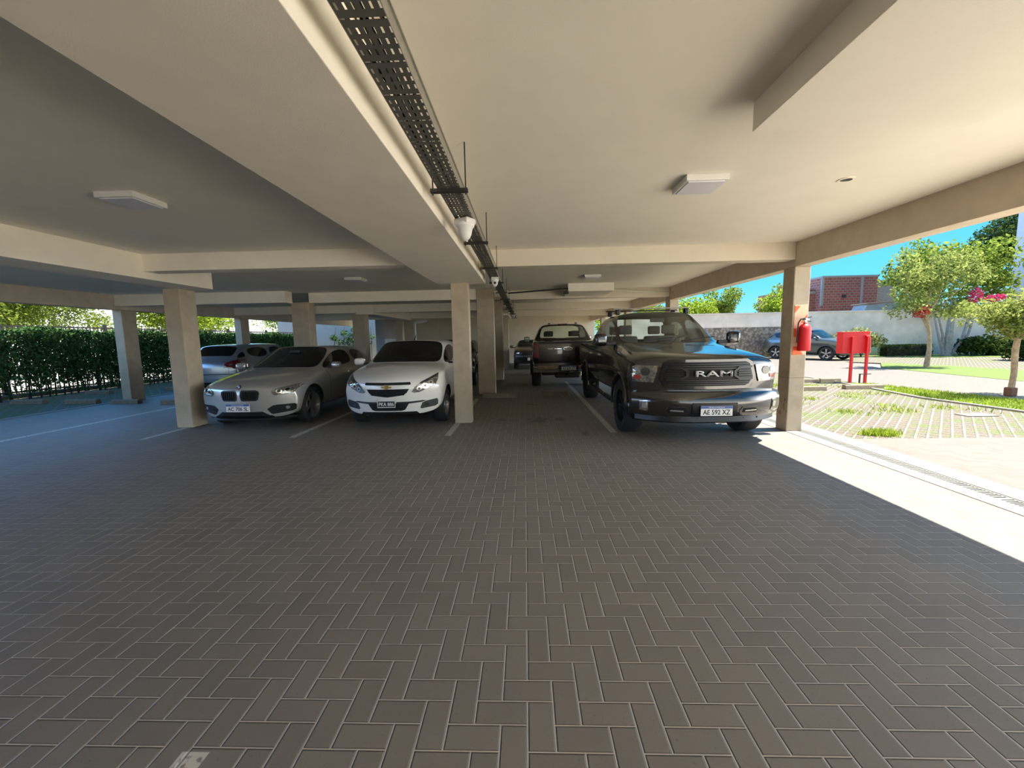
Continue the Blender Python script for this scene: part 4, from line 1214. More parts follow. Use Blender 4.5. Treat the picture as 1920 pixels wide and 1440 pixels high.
    for a0_ in (PI / 2, 3 * PI / 2):
        g.prism([(0, 0)] + [(.029 * math.cos(a0_ + a), .029 * math.sin(a0_ + a)) for a in frange(0, PI / 2, 8)], .0122, .0135)
    g.build('badge_quarters', 'plate_white', rd)
    rd.location = (0.0, hit_front(bv, 0, .735) - .004, .735); rd.rotation_euler = (math.radians(58), 0, 0)
    for pts in ([(1.42, .36), (1.44, .80), (1.34, .93)], [(2.52, .30), (2.58, .95)], [(3.30, .72), (3.42, .95)]): seam(bv, t, pts)
    for y in (2.28, 3.16):
        for sd in ('left', 'right'): patch(bv, t, 'door_handle', [(y, .80), (y + .19, .81), (y + .19, .84), (y, .83)], 'paint_silver', off=.028, thick=.03, side=sd)
    MB().tube([(-.5, 1.22, .985), (.05, 1.24, 1.01)], .008, 6).build('wiper', 'black', t)
    seats(t, (2.35, 3.2), (-.36, .36), .42, 'seat_dark', .52, (.36, 1.85, .90))
    MB().box((0, 1.55, .86), (1.4, .40, .16), None, .05, 3).build('dashboard', 'seat_dark', t, True)
    MB().box((0, 1.78, 1.27), (.22, .03, .065), None, .012).build('rear_view_mirror', 'black', t)
bmw_like()

def agile_like():
    t = thing('hatchback', 'white hatchback with gold badge facing the camera, beside the centre column', 'car', (-2.235, 6.42, 0))
    def low(w=1.0, zb=.24): return [(0, zb), (.54 * w, zb), (.76 * w, zb + .05), (.825 * w, .42), (.842 * w, .60)]
    st = [
        (.0, .36, [(0, .27), (.48, .26), (.72, .28), (.80, .40), (.815, .56), (.80, .68), (.755, .735), (.60, .775), (.42, .79), (.2, .80), (0, .80)]),
        (.14, .30, low(.99) + [(.825, .76), (.775, .85), (.62, .87), (.43, .885), (.21, .895), (0, .895)]),
        (.50, .16, low() + [(.838, .85), (.795, .945), (.64, .965), (.45, .985), (.22, .995), (0, .995)]),
        (.95, .26, low() + [(.842, .90), (.795, 1.01), (.68, 1.04), (.52, 1.05), (.27, 1.058), (0, 1.06)]),
        (1.66, .12, low() + [(.842, .91), (.79, 1.035), (.605, 1.38), (.52, 1.435), (.29, 1.452), (0, 1.458)]),
        (2.42, 0, low() + [(.842, .92), (.79, 1.05), (.62, 1.42), (.53, 1.468), (.30, 1.482), (0, 1.488)]),
        (3.40, -.05, low() + [(.842, .93), (.78, 1.07), (.585, 1.365), (.49, 1.42), (.28, 1.44), (0, 1.445)]),
        (3.82, -.10, low(.98) + [(.82, .94), (.74, 1.06), (.63, 1.08), (.48, 1.09), (.25, 1.10), (0, 1.10)]),
        (3.99, -.12, [(0, .32), (.48, .32), (.70, .34), (.78, .46), (.80, .64), (.78, .80), (.72, .90), (.58, .93), (.4, .94), (.2, .945), (0, .945)]),
    ]
    gl = {'windscreen': 'glass_dark', 'rear_window': 'glass_dark', 'side_window': 'glass_dark', 'quarter_window': 'glass_dark'}
    bv = hatch_shell(t, st, 'paint_white', gl, [(.82, .345, .83), (3.36, .345, .83)])
    for x in (-.72, .72):
        for y in (.82, 3.36): wheel(t, x, y, .305, .20, .205, 8, 'alloy', double=False)
    patch(bv, t, 'upper_grille', [(-.375, .75), (-.365, .785), (.365, .785), (.375, .75), (.36, .742), (-.36, .742)], 'liner', off=.006)
    g2 = patch(bv, t, 'lower_grille', [(-.345, .675), (.345, .675), (.31, .615), (.255, .575), (.0, .545), (-.255, .575), (-.31, .615)], 'liner', off=.006)
    for z in (.655, .63, .605, .58): patch(bv, g2, 'grille_slat', [(-.27, z - .004), (.27, z - .004), (.27, z + .004), (-.27, z + .004)], 'black_gloss', off=.014, thick=.008)
    # badge: a slanted cross
    yb = hit_front(bv, 0, .705)
    bm_ = MB()
    mx = Matrix.Rotation(PI / 2, 4, 'X')
    bow_ = [(-.085, -.012), (-.032, -.012), (-.026, -.036), (.034, -.036), (.028, -.012), (.085, -.012), (.078, .014), (.032, .014), (.026, .038), (-.034, .038), (-.028, .014), (-.078, .014)]
    bm_.prism(bow_, 0, .014, mx)
    bo = bm_.build('badge', 'chrome', t)
    MB().prism([(a * .86, b * .78) for a, b in bow_], .0142, .017, mx).build('badge_fill', 'gold', bo)
    bo.location = (0, yb - .004, .708); bo.rotation_euler = (math.radians(-12), 0, 0)
    for s in (-1, 1):
        q_ = lambda P: [(s * a, b) for a, b in (P if s > 0 else P[::-1])]
        hl = patch(bv, t, 'headlamp', q_([(.385, .625), (.44, .70), (.53, .785), (.62, .83), (.745, .905), (.765, .82), (.745, .735), (.67, .69), (.50, .615), (.42, .608)]), 'lens', off=.008, thick=.02, step=.03)
        for cx, cz, r in ((.50, .675, .04), (.59, .715, .05), (.67, .765, .035)):
            o = patch(bv, hl, 'reflector', q_([(cx + r * math.cos(a), cz + r * math.sin(a)) for a in [2 * PI * k / 16 for k in range(16)]]), 'reflector', off=.014, thick=.01, step=.05)
            patch(bv, o, 'bulb', q_([(cx + r * .4 * math.cos(a), cz + r * .4 * math.sin(a)) for a in [2 * PI * k / 10 for k in range(10)]]), 'lens_dark', off=.020, thick=.01, step=.05)
        patch(bv, hl, 'lamp_brow', q_([(.44, .70), (.53, .785), (.62, .83), (.745, .905), (.752, .875), (.64, .795), (.55, .745), (.455, .672)]), 'lens_dark', off=.012, thick=.01)
        patch(bv, hl, 'lamp_edge', q_([(.41, .628), (.50, .632), (.66, .70), (.735, .75), (.74, .735), (.66, .685), (.50, .618), (.42, .612)]), 'lens', off=.013, thick=.01)
        fp = patch(bv, t, 'fog_pocket', q_([(.50, .355), (.535, .44), (.60, .465), (.75, .49), (.765, .46), (.76, .39), (.72, .365), (.52, .34)]), 'black', off=.006)
        patch(bv, fp, 'fog_lamp', q_([(.60 + .035 * math.cos(a), .40 + .032 * math.sin(a)) for a in [2 * PI * k / 14 for k in range(14)]]), 'lens_dark', off=.013, thick=.01)
        patch(bv, t, 'bumper_strip', q_([(.14, .468), (.36, .468), (.54, .478), (.60, .466), (.52, .448), (.36, .435), (.14, .435)]), 'black', off=.006)
        wing_mirror(t, s * .94, 1.30, 1.07, .19, .11, .13, 'paint_white', .12)
    lg = patch(bv, t, 'lower_intake', [(-.34, .445), (.34, .445), (.27, .335), (.22, .32), (-.22, .32), (-.27, .335)], 'liner', off=.007)
    for z in (.36, .39, .42): patch(bv, lg, 'intake_slat', [(-.24, z - .004), (.24, z - .004), (.24, z + .004), (-.24, z + .004)], 'black_gloss', off=.014, thick=.008)
    y0 = hit_front(bv, 0, .44)
    plate(t, -.015, y0 - .02, .445, .296, .13, 'PKA 886', style='old')
    for pts in ([(1.32, .40), (1.34, .90), (1.26, 1.02)], [(2.30, .34), (2.36, 1.04)], [(3.10, .74), (3.22, 1.05)]): seam(bv, t, pts)
    for y in (2.05, 2.92):
        for sd in ('left', 'right'): patch(bv, t, 'door_handle', [(y, .90), (y + .17, .905), (y + .17, .935), (y, .93)], 'paint_white', off=.028, thick=.03, side=sd)
    MB().tube([(0.0, 1.80, 1.462), (0.0, 1.99, 1.58)], [.012, .004], 8).build('aerial', 'black', t)
    MB().tube([(-.45, 1.0, 1.07), (.05, 1.02, 1.09)], .008, 6).build('wiper', 'black', t)
    seats(t, (2.1, 2.95), (-.34, .34), .48, 'seat_dark', .52, (.34, 1.6, .98))
    MB().box((0, 1.3, .93), (1.35, .40, .16), None, .05, 3).build('dashboard', 'seat_dark', t, True)
    MB().box((0, 1.52, 1.33), (.22, .03, .065), None, .012).build('rear_view_mirror', 'black', t)
agile_like()

def generic_car(label, loc, rz, paint, W=.86, L=4.2, H=1.45, front_over=.82, wb=2.5, cat='car', name='car', hood=.92, belt=1.0, R=.31, round_=0.0, glass='glass_dark', details=None, levels=2):
    """a hatchback scaled to the measured outline"""
    t = thing(name, label, cat, loc, rz)
    k = W / .84
    def low(w=1.0, zb=.26): return [(0, zb), (.54 * w * k, zb), (.76 * w * k, zb + .06), (.825 * w * k, .45), (.842 * w * k, belt * .62)]
    yc = front_over + .18; ys = L / 4.0
    st = [
        (.0, .34, [(0, .30), (.48 * k, .29), (.72 * k, .31), (.80 * k, .42), (.815 * k, .56), (.80 * k, hood * .76), (.755 * k, hood * .82), (.60 * k, hood * .85), (.42 * k, hood * .87), (.2 * k, hood * .875), (0, hood * .875)]),
        (.14, .28, low(.99) + [(.825 * k, belt * .76), (.775 * k, hood * .92), (.62 * k, hood * .94), (.43 * k, hood * .95), (.21 * k, hood * .96), (0, hood * .96)]),
        (.50, .14, low() + [(.838 * k, belt * .84), (.795 * k, hood * .98), (.64 * k, hood), (.45 * k, hood + .015), (.22 * k, hood + .02), (0, hood + .02)]),
        (yc, .24, low() + [(.842 * k, belt * .88), (.795 * k, belt), (.68 * k, belt + .035), (.52 * k, belt + .04), (.27 * k, belt + .045), (0, belt + .05)]),
        (yc + .72, .12, low() + [(.842 * k, belt * .89), (.79 * k, belt + .02), (.605 * k, H - .08), (.52 * k, H - .035), (.29 * k, H - .015), (0, H - .01)]),
        (yc + .72 + (L - yc - .72) * .33, 0, low() + [(.842 * k, belt * .90), (.79 * k, belt + .035), (.62 * k, H - .06), (.53 * k, H - .015), (.30 * k, H), (0, H + .005)]),
        (L - .62, -.05, low() + [(.842 * k, belt * .91), (.78 * k, belt + .05), (.585 * k, H - .10), (.49 * k, H - .05), (.28 * k, H - .03), (0, H - .025)]),
        (L - .18, -.10, low(.98) + [(.82 * k, belt * .92), (.74 * k, belt + .05), (.63 * k, belt + .07), (.48 * k, belt + .08), (.25 * k, belt + .09), (0, belt + .09)]),
        (L, -.12, [(0, .36), (.48 * k, .36), (.70 * k, .38), (.78 * k, .48), (.80 * k, .64), (.78 * k, belt * .78), (.72 * k, belt * .88), (.58 * k, belt * .91), (.4 * k, belt * .92), (.2 * k, belt * .925), (0, belt * .925)]),
    ]
    gl = {n_: glass for n_ in ('windscreen', 'rear_window', 'side_window', 'quarter_window')}
    bv = hatch_shell(t, st, paint, gl, [(front_over, R + .045, W - .02), (front_over + wb, R + .045, W - .02)], levels=levels)
    for x in (-W + .12, W - .12):
        for y in (front_over, front_over + wb): wheel(t, x, y, R, .21, R * .70, 5, 'alloy')
    for s in (-1, 1): wing_mirror(t, s * (W + .10), yc + .34, belt + .06, .18, .11, .13, paint, .10)
    seats(t, (yc + 1.1, yc + 1.95), (-.36, .36), .46, 'seat_dark', .5)
    if details: details(t, bv)
    return t

def Q(s, P): return [(s * a, b) for a, b in (P if s > 0 else P[::-1])]

def steel_rear(t, bv):
    for s in (-1, 1):
        o = patch(bv, t, 'tail_lamp', Q(s, [(.46, .80), (.82, .76), (.83, 1.0), (.76, 1.02), (.54, .95)]), 'tail', side='rear', off=.012, thick=.02)
        patch(bv, o, 'reversing_lamp', Q(s, [(.62, .86), (.70, .86), (.70, .90), (.62, .90)]), 'lens', side='rear', off=.018)
        patch(bv, t, 'tail_lamp_side', [(3.98, .80), (4.14, .80), (4.16, .96), (4.0, .99)], 'tail', side='left' if s < 0 else 'right', off=.008)
    patch(bv, t, 'bumper_groove', [(-.72, .60), (.72, .60), (.72, .625), (-.72, .625)], 'black', side='rear', off=.004)
    patch(bv, t, 'bumper_moulding', [(-.70, .50), (.70, .50), (.70, .53), (-.70, .53)], 'chrome', side='rear', off=.008)
    plate(t, 0, 4.29, .74, .40, .13, 'AB', back=True) if False else None
    seam(bv, t, [(-.60, .64), (-.60, .92)], 'rear'); seam(bv, t, [(.60, .64), (.60, .92)], 'rear')
generic_car('steel-blue hatchback seen from behind with red tail lamp, between thick column and silver car', (-8.85, 15.25, 0), PI, 'paint_steel', .87, 4.25, 1.46, .85, 2.6, hood=.92, belt=.98, details=steel_rear)

def beetle_front(t, bv):
    for s in (-1, 1):
        o = patch(bv, t, 'headlamp', Q(s, [(.62 + .10 * math.cos(a), .80 + .085 * math.sin(a)) for a in [2 * PI * k / 18 for k in range(18)]]), 'lens', off=.012, thick=.03, step=.04)
        patch(bv, o, 'reflector', Q(s, [(.62 + .05 * math.cos(a), .80 + .045 * math.sin(a)) for a in [2 * PI * k / 12 for k in range(12)]]), 'reflector', off=.02)
        patch(bv, t, 'fog_lamp', Q(s, [(.60 + .06 * math.cos(a), .50 + .06 * math.sin(a)) for a in [2 * PI * k / 14 for k in range(14)]]), 'lens_dark', off=.01)
    patch(bv, t, 'bumper_strip', [(-.74, .60), (.74, .60), (.74, .66), (-.74, .66)], 'alloy', off=.012)
    patch(bv, t, 'lower_intake', [(-.45, .36), (.45, .36), (.5, .54), (-.5, .54)], 'black', off=.006)
    MB().box((0, -.02, .50), (.40, .01, .13), None).build('number_plate', 'plate_white', t)
    patch(bv, t, 'badge', [(.05 * math.cos(a), .77 + .05 * math.sin(a)) for a in [2 * PI * k / 18 for k in range(18)]], 'chrome', off=.01)
generic_car('small graphite rounded car facing out from the far back wall', (.30, 18.9, 0), 0, 'paint_graphite', .86, 4.1, 1.40, .80, 2.5, hood=.98, belt=1.0, details=beetle_front)

def dark_front(t, bv):
    for s in (-1, 1):
        patch(bv, t, 'headlamp', Q(s, [(.42, .66), (.50, .74), (.78, .80), (.78, .70), (.50, .63)]), 'lens', off=.012, thick=.03)
    patch(bv, t, 'grille', [(-.36, .56), (.36, .56), (.40, .74), (-.40, .74)], 'black', off=.006)
    patch(bv, t, 'lower_intake', [(-.6, .32), (.6, .32), (.55, .46), (-.55, .46)], 'liner', off=.006)
    MB().box((0, -.02, .50), (.40, .01, .13), None).build('number_plate', 'plate_white', t)
generic_car('black car mostly hidden, glimpsed between the two centre columns', (-2.42, 12.1, 0), 0, 'paint_navy', .88, 4.4, 1.47, .85, 2.62, hood=.94, belt=1.0, details=dark_front)

def suv_front(t, bv):
    gp = patch(bv, t, 'grille_band', [(-.56, .80), (.56, .80), (.56, .93), (-.56, .93)], 'black', off=.010)
    for k in range(7):
        x = -.45 + k * .15
        patch(bv, gp, 'grille_slot', [(x - .052, .81), (x + .052, .81), (x + .052, .925), (x - .052, .925)], 'chrome', off=.016, thick=.01)
        patch(bv, gp, 'grille_slot_core', [(x - .036, .82), (x + .036, .82), (x + .036, .915), (x - .036, .915)], 'liner', off=.021, thick=.01)
    for s in (-1, 1):
        patch(bv, t, 'headlamp', Q(s, [(.57, .81), (.80, .83), (.80, .94), (.57, .93)]), 'lens', off=.014, thick=.03)
        patch(bv, t, 'fog_lamp', Q(s, [(.62, .56), (.72, .56), (.72, .62), (.62, .62)]), 'lens', off=.012)
        MB().tube([(s * .60, 1.9, 1.66), (s * .62, 2.2, 1.69), (s * .62, 3.5, 1.67), (s * .60, 3.75, 1.63)], .018, 8).build('roof_rail', 'alloy', t, True)
        for y in (.88, 3.52):
            g = MB(); g.tube([(s * .905, y + .415 * math.cos(a), .36 + .415 * math.sin(a)) for a in frange(0, PI, 18)], .03, 8); g.build('arch_flare', 'black', t, True)
    patch(bv, t, 'bumper_insert', [(-.70, .44), (.70, .44), (.66, .66), (-.66, .66)], 'black', off=.010)
    patch(bv, t, 'bumper_bright_strip', [(-.60, .69), (.60, .69), (.60, .75), (-.60, .75)], 'chrome', off=.014)
    MB().box((0, -.03, .56), (.40, .012, .13), None).build('number_plate', 'plate_white', t)
generic_car('grey-green off-roader with slotted grille parked out by the boundary wall', (16.98, 21.65, 0), math.radians(27), 'paint_green', .91, 4.4, 1.64, .88, 2.64, cat='car', name='off_roader', hood=1.08, belt=1.12, R=.36, glass='glass_tint', details=suv_front)
# ================================================================== outside
plane('ground', [(-140, -90), (140, -90), (140, 160), (-140, 160)], -0.06, 'ground', 0.3)
plane('turf_parking', [(4.44, 5.62), (9.0, 5.62), (8.6, 9.0), (9.2, 12.6), (9.8, 26), (4.44, 26)], -0.004, 'turf_paver', 0.08)
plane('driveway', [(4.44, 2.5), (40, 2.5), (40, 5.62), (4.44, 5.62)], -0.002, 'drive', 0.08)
plane('bounce_ground', [(4.44, -14), (40, -14), (40, 2.5), (4.44, 2.5)], -0.002, 'bounce_ground', 0.08)  # out of view, made pale as a reflector for the ceiling
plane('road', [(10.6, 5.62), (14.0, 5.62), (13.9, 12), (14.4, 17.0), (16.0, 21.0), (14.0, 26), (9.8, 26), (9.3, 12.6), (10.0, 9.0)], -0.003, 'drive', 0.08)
plane('lawn_strip', [(8.9, 5.62), (10.6, 5.62), (10.0, 9.0), (9.35, 12.6), (9.2, 12.6), (8.6, 9.0)], 0.01, 'grass', 0.1)
plane('lawn_verge', [(14.0, 5.62), (17.0, 5.62), (17.4, 12), (17.6, 17.4), (16.6, 19.6), (14.45, 17.0), (13.9, 12)], 0.004, 'grass', 0.1)
plane('turf_bays_far', [(17.0, 5.62), (34, 5.62), (34, 21.5), (21.5, 23.2), (19.5, 26), (14.0, 26), (16.0, 21.0), (17.6, 17.4), (17.4, 12)], -0.002, 'turf_paver', 0.08)
plane('lawn_back', [(21.5, 23.2), (34, 20.5), (42, 20.5), (42, 26.2), (19.5, 26.2)], 0.006, 'grass', 0.1)
plane('turf_left', [(-14.6, -9), (-10.76, -9), (-10.76, 26), (-14.6, 26)], -0.004, 'turf_paver_left', 0.08)
plane('street_left', [(-34, -40), (-15.3, -40), (-15.3, 60), (-34, 60)], 0.0, 'street', 0.1)
slab('kerb_street', -15.4, -15.2, -20, 27, 0, 0.12, 'concrete')
plane('bounce_ground_behind', [(-40, -40), (40, -40), (40, -14), (4.44, -14), (4.44, -9), (-14.6, -9), (-15.3, -40)], -0.003, 'bounce_ground', 0.08)  # unseen ground at the back, pale for the same bounce

struct(MB().prism([(8.82, 5.62), (8.9, 5.62), (8.62, 8.98), (9.22, 12.5), (9.14, 12.5), (8.53, 9.0)], -0.05, 0.03).build('kerb_lawn', 'concrete'))
# manhole lid on the turf
o = MB().b2(7.45, 7.95, 7.02, 7.24, -0.02, 0.012).build('manhole_cover', 'concrete')
tag(o, 'pale rectangular manhole cover set in the right turf paving', 'manhole cover')

def leaf_box(name, x0, x1, y0, y1, z0, z1, n, size, material, parent, seed=3, keep=None):
    rng = random.Random(seed); V, F = [], []
    while n > 0:
        p = Vector((rng.uniform(x0, x1), rng.uniform(y0, y1), rng.uniform(z0, z1)))
        n -= 1
        if keep and not keep(p, rng): continue
        add_leaf(V, F, p, size, rng)
    return quads_mesh(name, V, F, material, parent)

# ---- left hedge
hd = thing('hedge', 'tall clipped dark green hedge along the left turf parking', 'hedge', (0, 0, 0))
def keep_hedge(p, rng):
    top = 1.98 + 0.05 * math.sin(p.y * 2.3) + .03 * math.sin(p.y * 5.1)
    if p.z > top: return False
    # thin lower part and gaps toward the near end
    d = 0.16 + 0.84 * min(1, max(0, (p.z - 0.30) / 0.55))
    if p.y < 12: d *= 0.42 + 0.58 * max(0, (p.y - 4) / 8.0) * (0.5 + 0.5 * min(1, p.z / 1.7))
    d *= 0.65 + 0.55 * math.sin(p.y * 3.1 + 1.1) ** 2
    return rng.random() < d
leaf_box('foliage', -14.35, -13.75, 3.0, 25.5, 0.10, 2.1, 150000, 0.095, 'leaf_hedge', hd, 3, keep_hedge)
g = MB(); rng = random.Random(9)
y = 3.0
while y < 25:
    x = -14.05 + rng.uniform(-.12, .12)
    g.tube([(x, y, 0), (x + rng.uniform(-.05, .05), y + rng.uniform(-.06, .06), .7), (x + rng.uniform(-.1, .1), y + rng.uniform(-.12, .12), 1.7)], [.022, .017, .008], 5)
    y += rng.uniform(.14, .26)
g.build('stems', 'stem', hd)
# ---- railing behind hedge
fe = thing('railing', 'dark metal railing behind the hedge', 'fence', (-14.75, 0, 0))
g = MB(); y = 2.0
while y < 26:
    g.b2(-.012, .012, y, y + .02, 0.10, 2.12); y += 0.125
g.build('bar_panel', 'dark_steel', fe)
for z in (0.18, 2.08): MB().b2(-.02, .02, 2, 26, z - .02, z + .02).build('rail', 'dark_steel', fe)
for y in (2, 5, 8, 11, 14, 17, 20, 23, 26): MB().b2(-.04, .04, y - .04, y + .04, 0, 2.2).build('post', 'dark_steel', fe)
o = MB().b2(-14.9, -14.6, 2, 26, 0, .12).build('railing_footing', 'concrete'); struct(o)

def tree(name, label, loc, trunk, crown, n, size, leaf, bark='bark', seed=1, group=None, extra=None, shell=.5):
    t = thing(name, label, 'tree', loc, 0, group)
    g = MB()
    for pts, rad in trunk: g.tube(pts, rad, 9)
    g.build('trunk', bark, t, True)
    leaf_blobs('foliage', crown, n, size, leaf, t, seed, shell)
    if extra:
        for nm, bl, nn, sz, mt in extra: leaf_blobs(nm, bl, nn, sz, mt, t, seed + 5, 0.2)
    return t

# ---- myrtles by the driveway
rng = random.Random(21)
def cloud(cx, cy, cz, rx, ry, rz, k, r, rng):
    out = []
    for _ in range(k):
        d = Vector((rng.gauss(0, 1), rng.gauss(0, 1), rng.gauss(0, 1))).normalized() * (rng.random() ** .5)
        q = r * rng.uniform(.7, 1.25)
        out.append((cx + d.x * rx, cy + d.y * ry, cz + d.z * rz, q, q, q * .75))
    return out
tree('flowering_tree', 'crape myrtle with slim pale trunk and red blossom across the driveway', (16.2, 17.0, 0),
     [([(0, 0, 0), (.05, 0, .7), (-.02, 0, 1.4), (-.2, 0, 2.1)], [.10, .075, .065, .06]), ([(-.05, 0, 1.5), (-.35, .1, 2.2), (-.9, .2, 3.2)], [.055, .04, .015]),
      ([(-.2, 0, 2.0), (.1, -.1, 2.7), (.5, 0, 3.8)], [.05, .035, .012]), ([(-.1, 0, 1.9), (.7, .2, 2.6), (1.3, 0, 3.4)], [.045, .03, .012]), ([(-.2, 0, 2.0), (-.1, 0, 3.2), (-.2, 0, 4.4)], [.045, .03, .01])],
     cloud(-.25, 0, 3.45, 1.45, 1.2, 1.1, 46, .40, rng) + cloud(.9, 0, 3.8, 1.0, 1.0, .9, 22, .36, rng) + cloud(-1.0, -.2, 2.35, .7, .6, .3, 12, .32, rng) + cloud(.6, 0, 2.3, 1.0, .7, .25, 14, .32, rng),
     6800, .115, 'leaf_myrtle', 'bark', 2, None,
     [('blossoms', [(-.95, -.6, 2.15, .32, .25, .22), (-.7, -.5, 2.3, .2, .2, .15)], 260, .09, 'blossom_red'), ('blossoms', [(1.0, -.6, 2.75, .26, .22, .30)], 200, .09, 'pink')], .35)
tree('flowering_tree', 'crape myrtle with pink blossom on the near grass strip at the right edge', (10.6, 9.2, 0),
     [([(0, 0, 0), (.03, 0, .5), (0, 0, 1.0), (.02, 0, 1.25)], [.055, .05, .055, .05]), ([(.02, 0, 1.2), (-.3, .1, 1.6), (-.65, .1, 2.0)], [.04, .025, .01]),
      ([(.02, 0, 1.2), (.2, 0, 1.7), (.35, .1, 2.3)], [.04, .025, .01]), ([(.02, 0, 1.15), (-.1, -.1, 1.7), (-.15, -.1, 2.2)], [.035, .02, .01]), ([(.02, 0, 1.2), (.5, .1, 1.6), (.9, .1, 2.0)], [.035, .02, .01])],
     cloud(-.3, 0, 1.75, .95, .7, .30, 26, .26, rng) + cloud(.35, 0, 1.85, .8, .7, .48, 24, .28, rng) + cloud(.0, 0, 1.42, .5, .4, .16, 10, .2, rng),
     6500, .078, 'leaf_myrtle', 'bark', 8, None,
     [('blossoms', [(-.86, -.3, 2.1, .16, .14, .08)], 150, .06, 'pink'), ('blossoms', [(-.1, -.3, 2.42, .12, .12, .13)], 130, .06, 'pink'), ('new_leaves', cloud(.1, -.2, 2.15, .5, .4, .15, 8, .15, rng), 220, .09, 'leaf_rust')], .3)
MB_ = MB().b2(-.075, .075, -.075, .075, 0, .19, .02)
o = MB_.build('trunk_guard', 'guard_brown'); o.location = (10.6, 9.2, 0); o.parent = None
tag(o, 'square brown guard round the foot of the near slim tree', 'trunk guard')
# ---- grey many-stemmed tree against the wall
tree('many_stemmed_tree', 'grey many-stemmed tree with flat branches against the boundary wall', (24.3, 24.4, 0),
     [([(0, 0, 0), (.05, 0, 1.2), (.1, 0, 3.2)], [.22, .17, .12]), ([(-.1, 0, 0), (-.5, 0, 1.0), (-.9, 0, 2.4)], [.09, .06, .04]), ([(-.2, 0, 0), (-.3, 0, 1.2), (-.75, 0, 2.6)], [.08, .06, .03]),
      ([(.2, 0, 0), (.8, 0, .9), (1.1, 0, 2.6)], [.10, .08, .05]), ([(.25, 0, .1), (1.1, 0, 1.2), (1.4, 0, 2.6)], [.08, .06, .04]), ([(.1, 0, 2.6), (-1.2, 0, 2.75), (-2.4, .1, 2.7)], [.08, .06, .03]), ([(.1, 0, 2.6), (1.6, 0, 2.8), (3.2, .1, 2.6)], [.08, .07, .04])],
     cloud(.3, 0, 3.7, 3.2, .8, 1.0, 30, .6, rng) + cloud(1.6, 0, 5.5, 2.6, 1.2, 1.6, 30, .7, rng), 3600, .24, 'leaf_tree', 'bark_grey', 12)
tree('tall_tree', 'tall dark green tree rising beside the white building at the right edge', (43.2, 40.0, 0),
     [([(0, 0, 0), (0, 0, 5), (.2, 0, 11)], [.3, .25, .12])], cloud(.6, 0, 9.2, 2.4, 2.0, 4.4, 70, .9, rng), 9000, .26, 'leaf_dark', 'bark_grey', 4)
tree('garden_tree', 'leafy green tree behind the wall right of the myrtle crown', (27.0, 29.5, 0), [([(0, 0, 0), (0, 0, 3), (0, 0, 5.5)], [.2, .15, .08])],
     cloud(0, 0, 5.6, 1.9, 1.3, 1.7, 40, .75, rng), 3600, .26, 'leaf_tree', 'bark_grey', 5)
for k, (x, y, z, r, h, lf, lab) in enumerate(((12.2, 30.5, 3.1, 1.5, 1.0, 'leaf_bright', 'bright green tree over the wall just right of the black pickup roof'),
                                      (15.6, 33.0, 3.7, 1.5, 1.5, 'leaf_tree', 'taller sparse tree over the wall midway to the extinguisher column'),
                                      (17.9, 30.0, 3.3, 1.5, 1.3, 'leaf_bright', 'yellow-green bush over the wall touching the extinguisher column'),
                                      (9.4, 33.0, 3.3, 1.6, 1.2, 'leaf_tree', 'green tree seen under the right edge beam far back'),
                                      (6.6, 36.0, 3.4, 1.8, 1.6, 'leaf_bright', 'pale tree glimpsed beside the far pickup cab'))):
    tree('garden_tree', lab, (x, y, 0), [([(0, 0, 0), (0, 0, 2), (0, 0, z)], [.16, .12, .06])], cloud(0, 0, z, r, r, h, 26, .6, rng), 3600, .18, lf, 'bark_grey', 30 + k)

# ---- boundary wall, shrubs, hedges
o = MB().b2(5, 46, 26.2, 26.5, 0, 2.72).build('wall_boundary', 'outer_wall'); struct(o)
o = MB().b2(5, 46, 26.15, 26.55, 2.70, 2.78).build('wall_boundary_coping', 'outer_wall'); struct(o)
o = MB().b2(9.0, 16.2, 26.02, 26.2, 0, 1.88).build('wall_stone_base', 'stone'); struct(o)
def shrub(name, label, loc, blobs, n, size, leaf, cat='shrub', seed=1):
    t = thing(name, label, cat, loc)
    leaf_blobs('foliage', blobs, n, size, leaf, t, seed, .6)
    g = MB()
    for k in range(5): g.tube([(0, 0, 0), (.2 * math.cos(k * 1.3), .2 * math.sin(k * 1.3), .5)], [.02, .01], 5)
    g.build('stems', 'stem', t)
    return t
shrub('shrub', 'pale variegated shrub behind the parked off-roader', (19.9, 24.9, 0), cloud(-.4, 0, 1.0, 1.5, .4, .5, 30, .45, rng), 5200, .14, 'leaf_shrub', seed=3)
bh = thing('box_hedge', 'low clipped box hedge at the foot of the boundary wall', 'hedge', (22.7, 25.2, 0))
leaf_box('foliage', -1.35, 1.35, -.35, .35, 0.0, .68, 7000, .07, 'leaf_dark', bh, 6)
g = MB(); g.b2(-1.25, 1.25, -.25, .25, 0, .58); g.build('stems', 'stem', bh)
shrub('shrub', 'dark spiky shrub under the boundary wall right of the grey tree', (26.6, 24.1, 0), cloud(0, 0, .5, 1.7, .4, .45, 26, .45, rng), 3600, .20, 'leaf_dark', seed=5)
shrub('shrub', 'dark green bush at the right edge behind the near myrtle', (23.6, 19.6, 0), cloud(.2, 0, .8, 1.1, .6, .7, 22, .6, rng), 3600, .18, 'leaf_dark', seed=6)
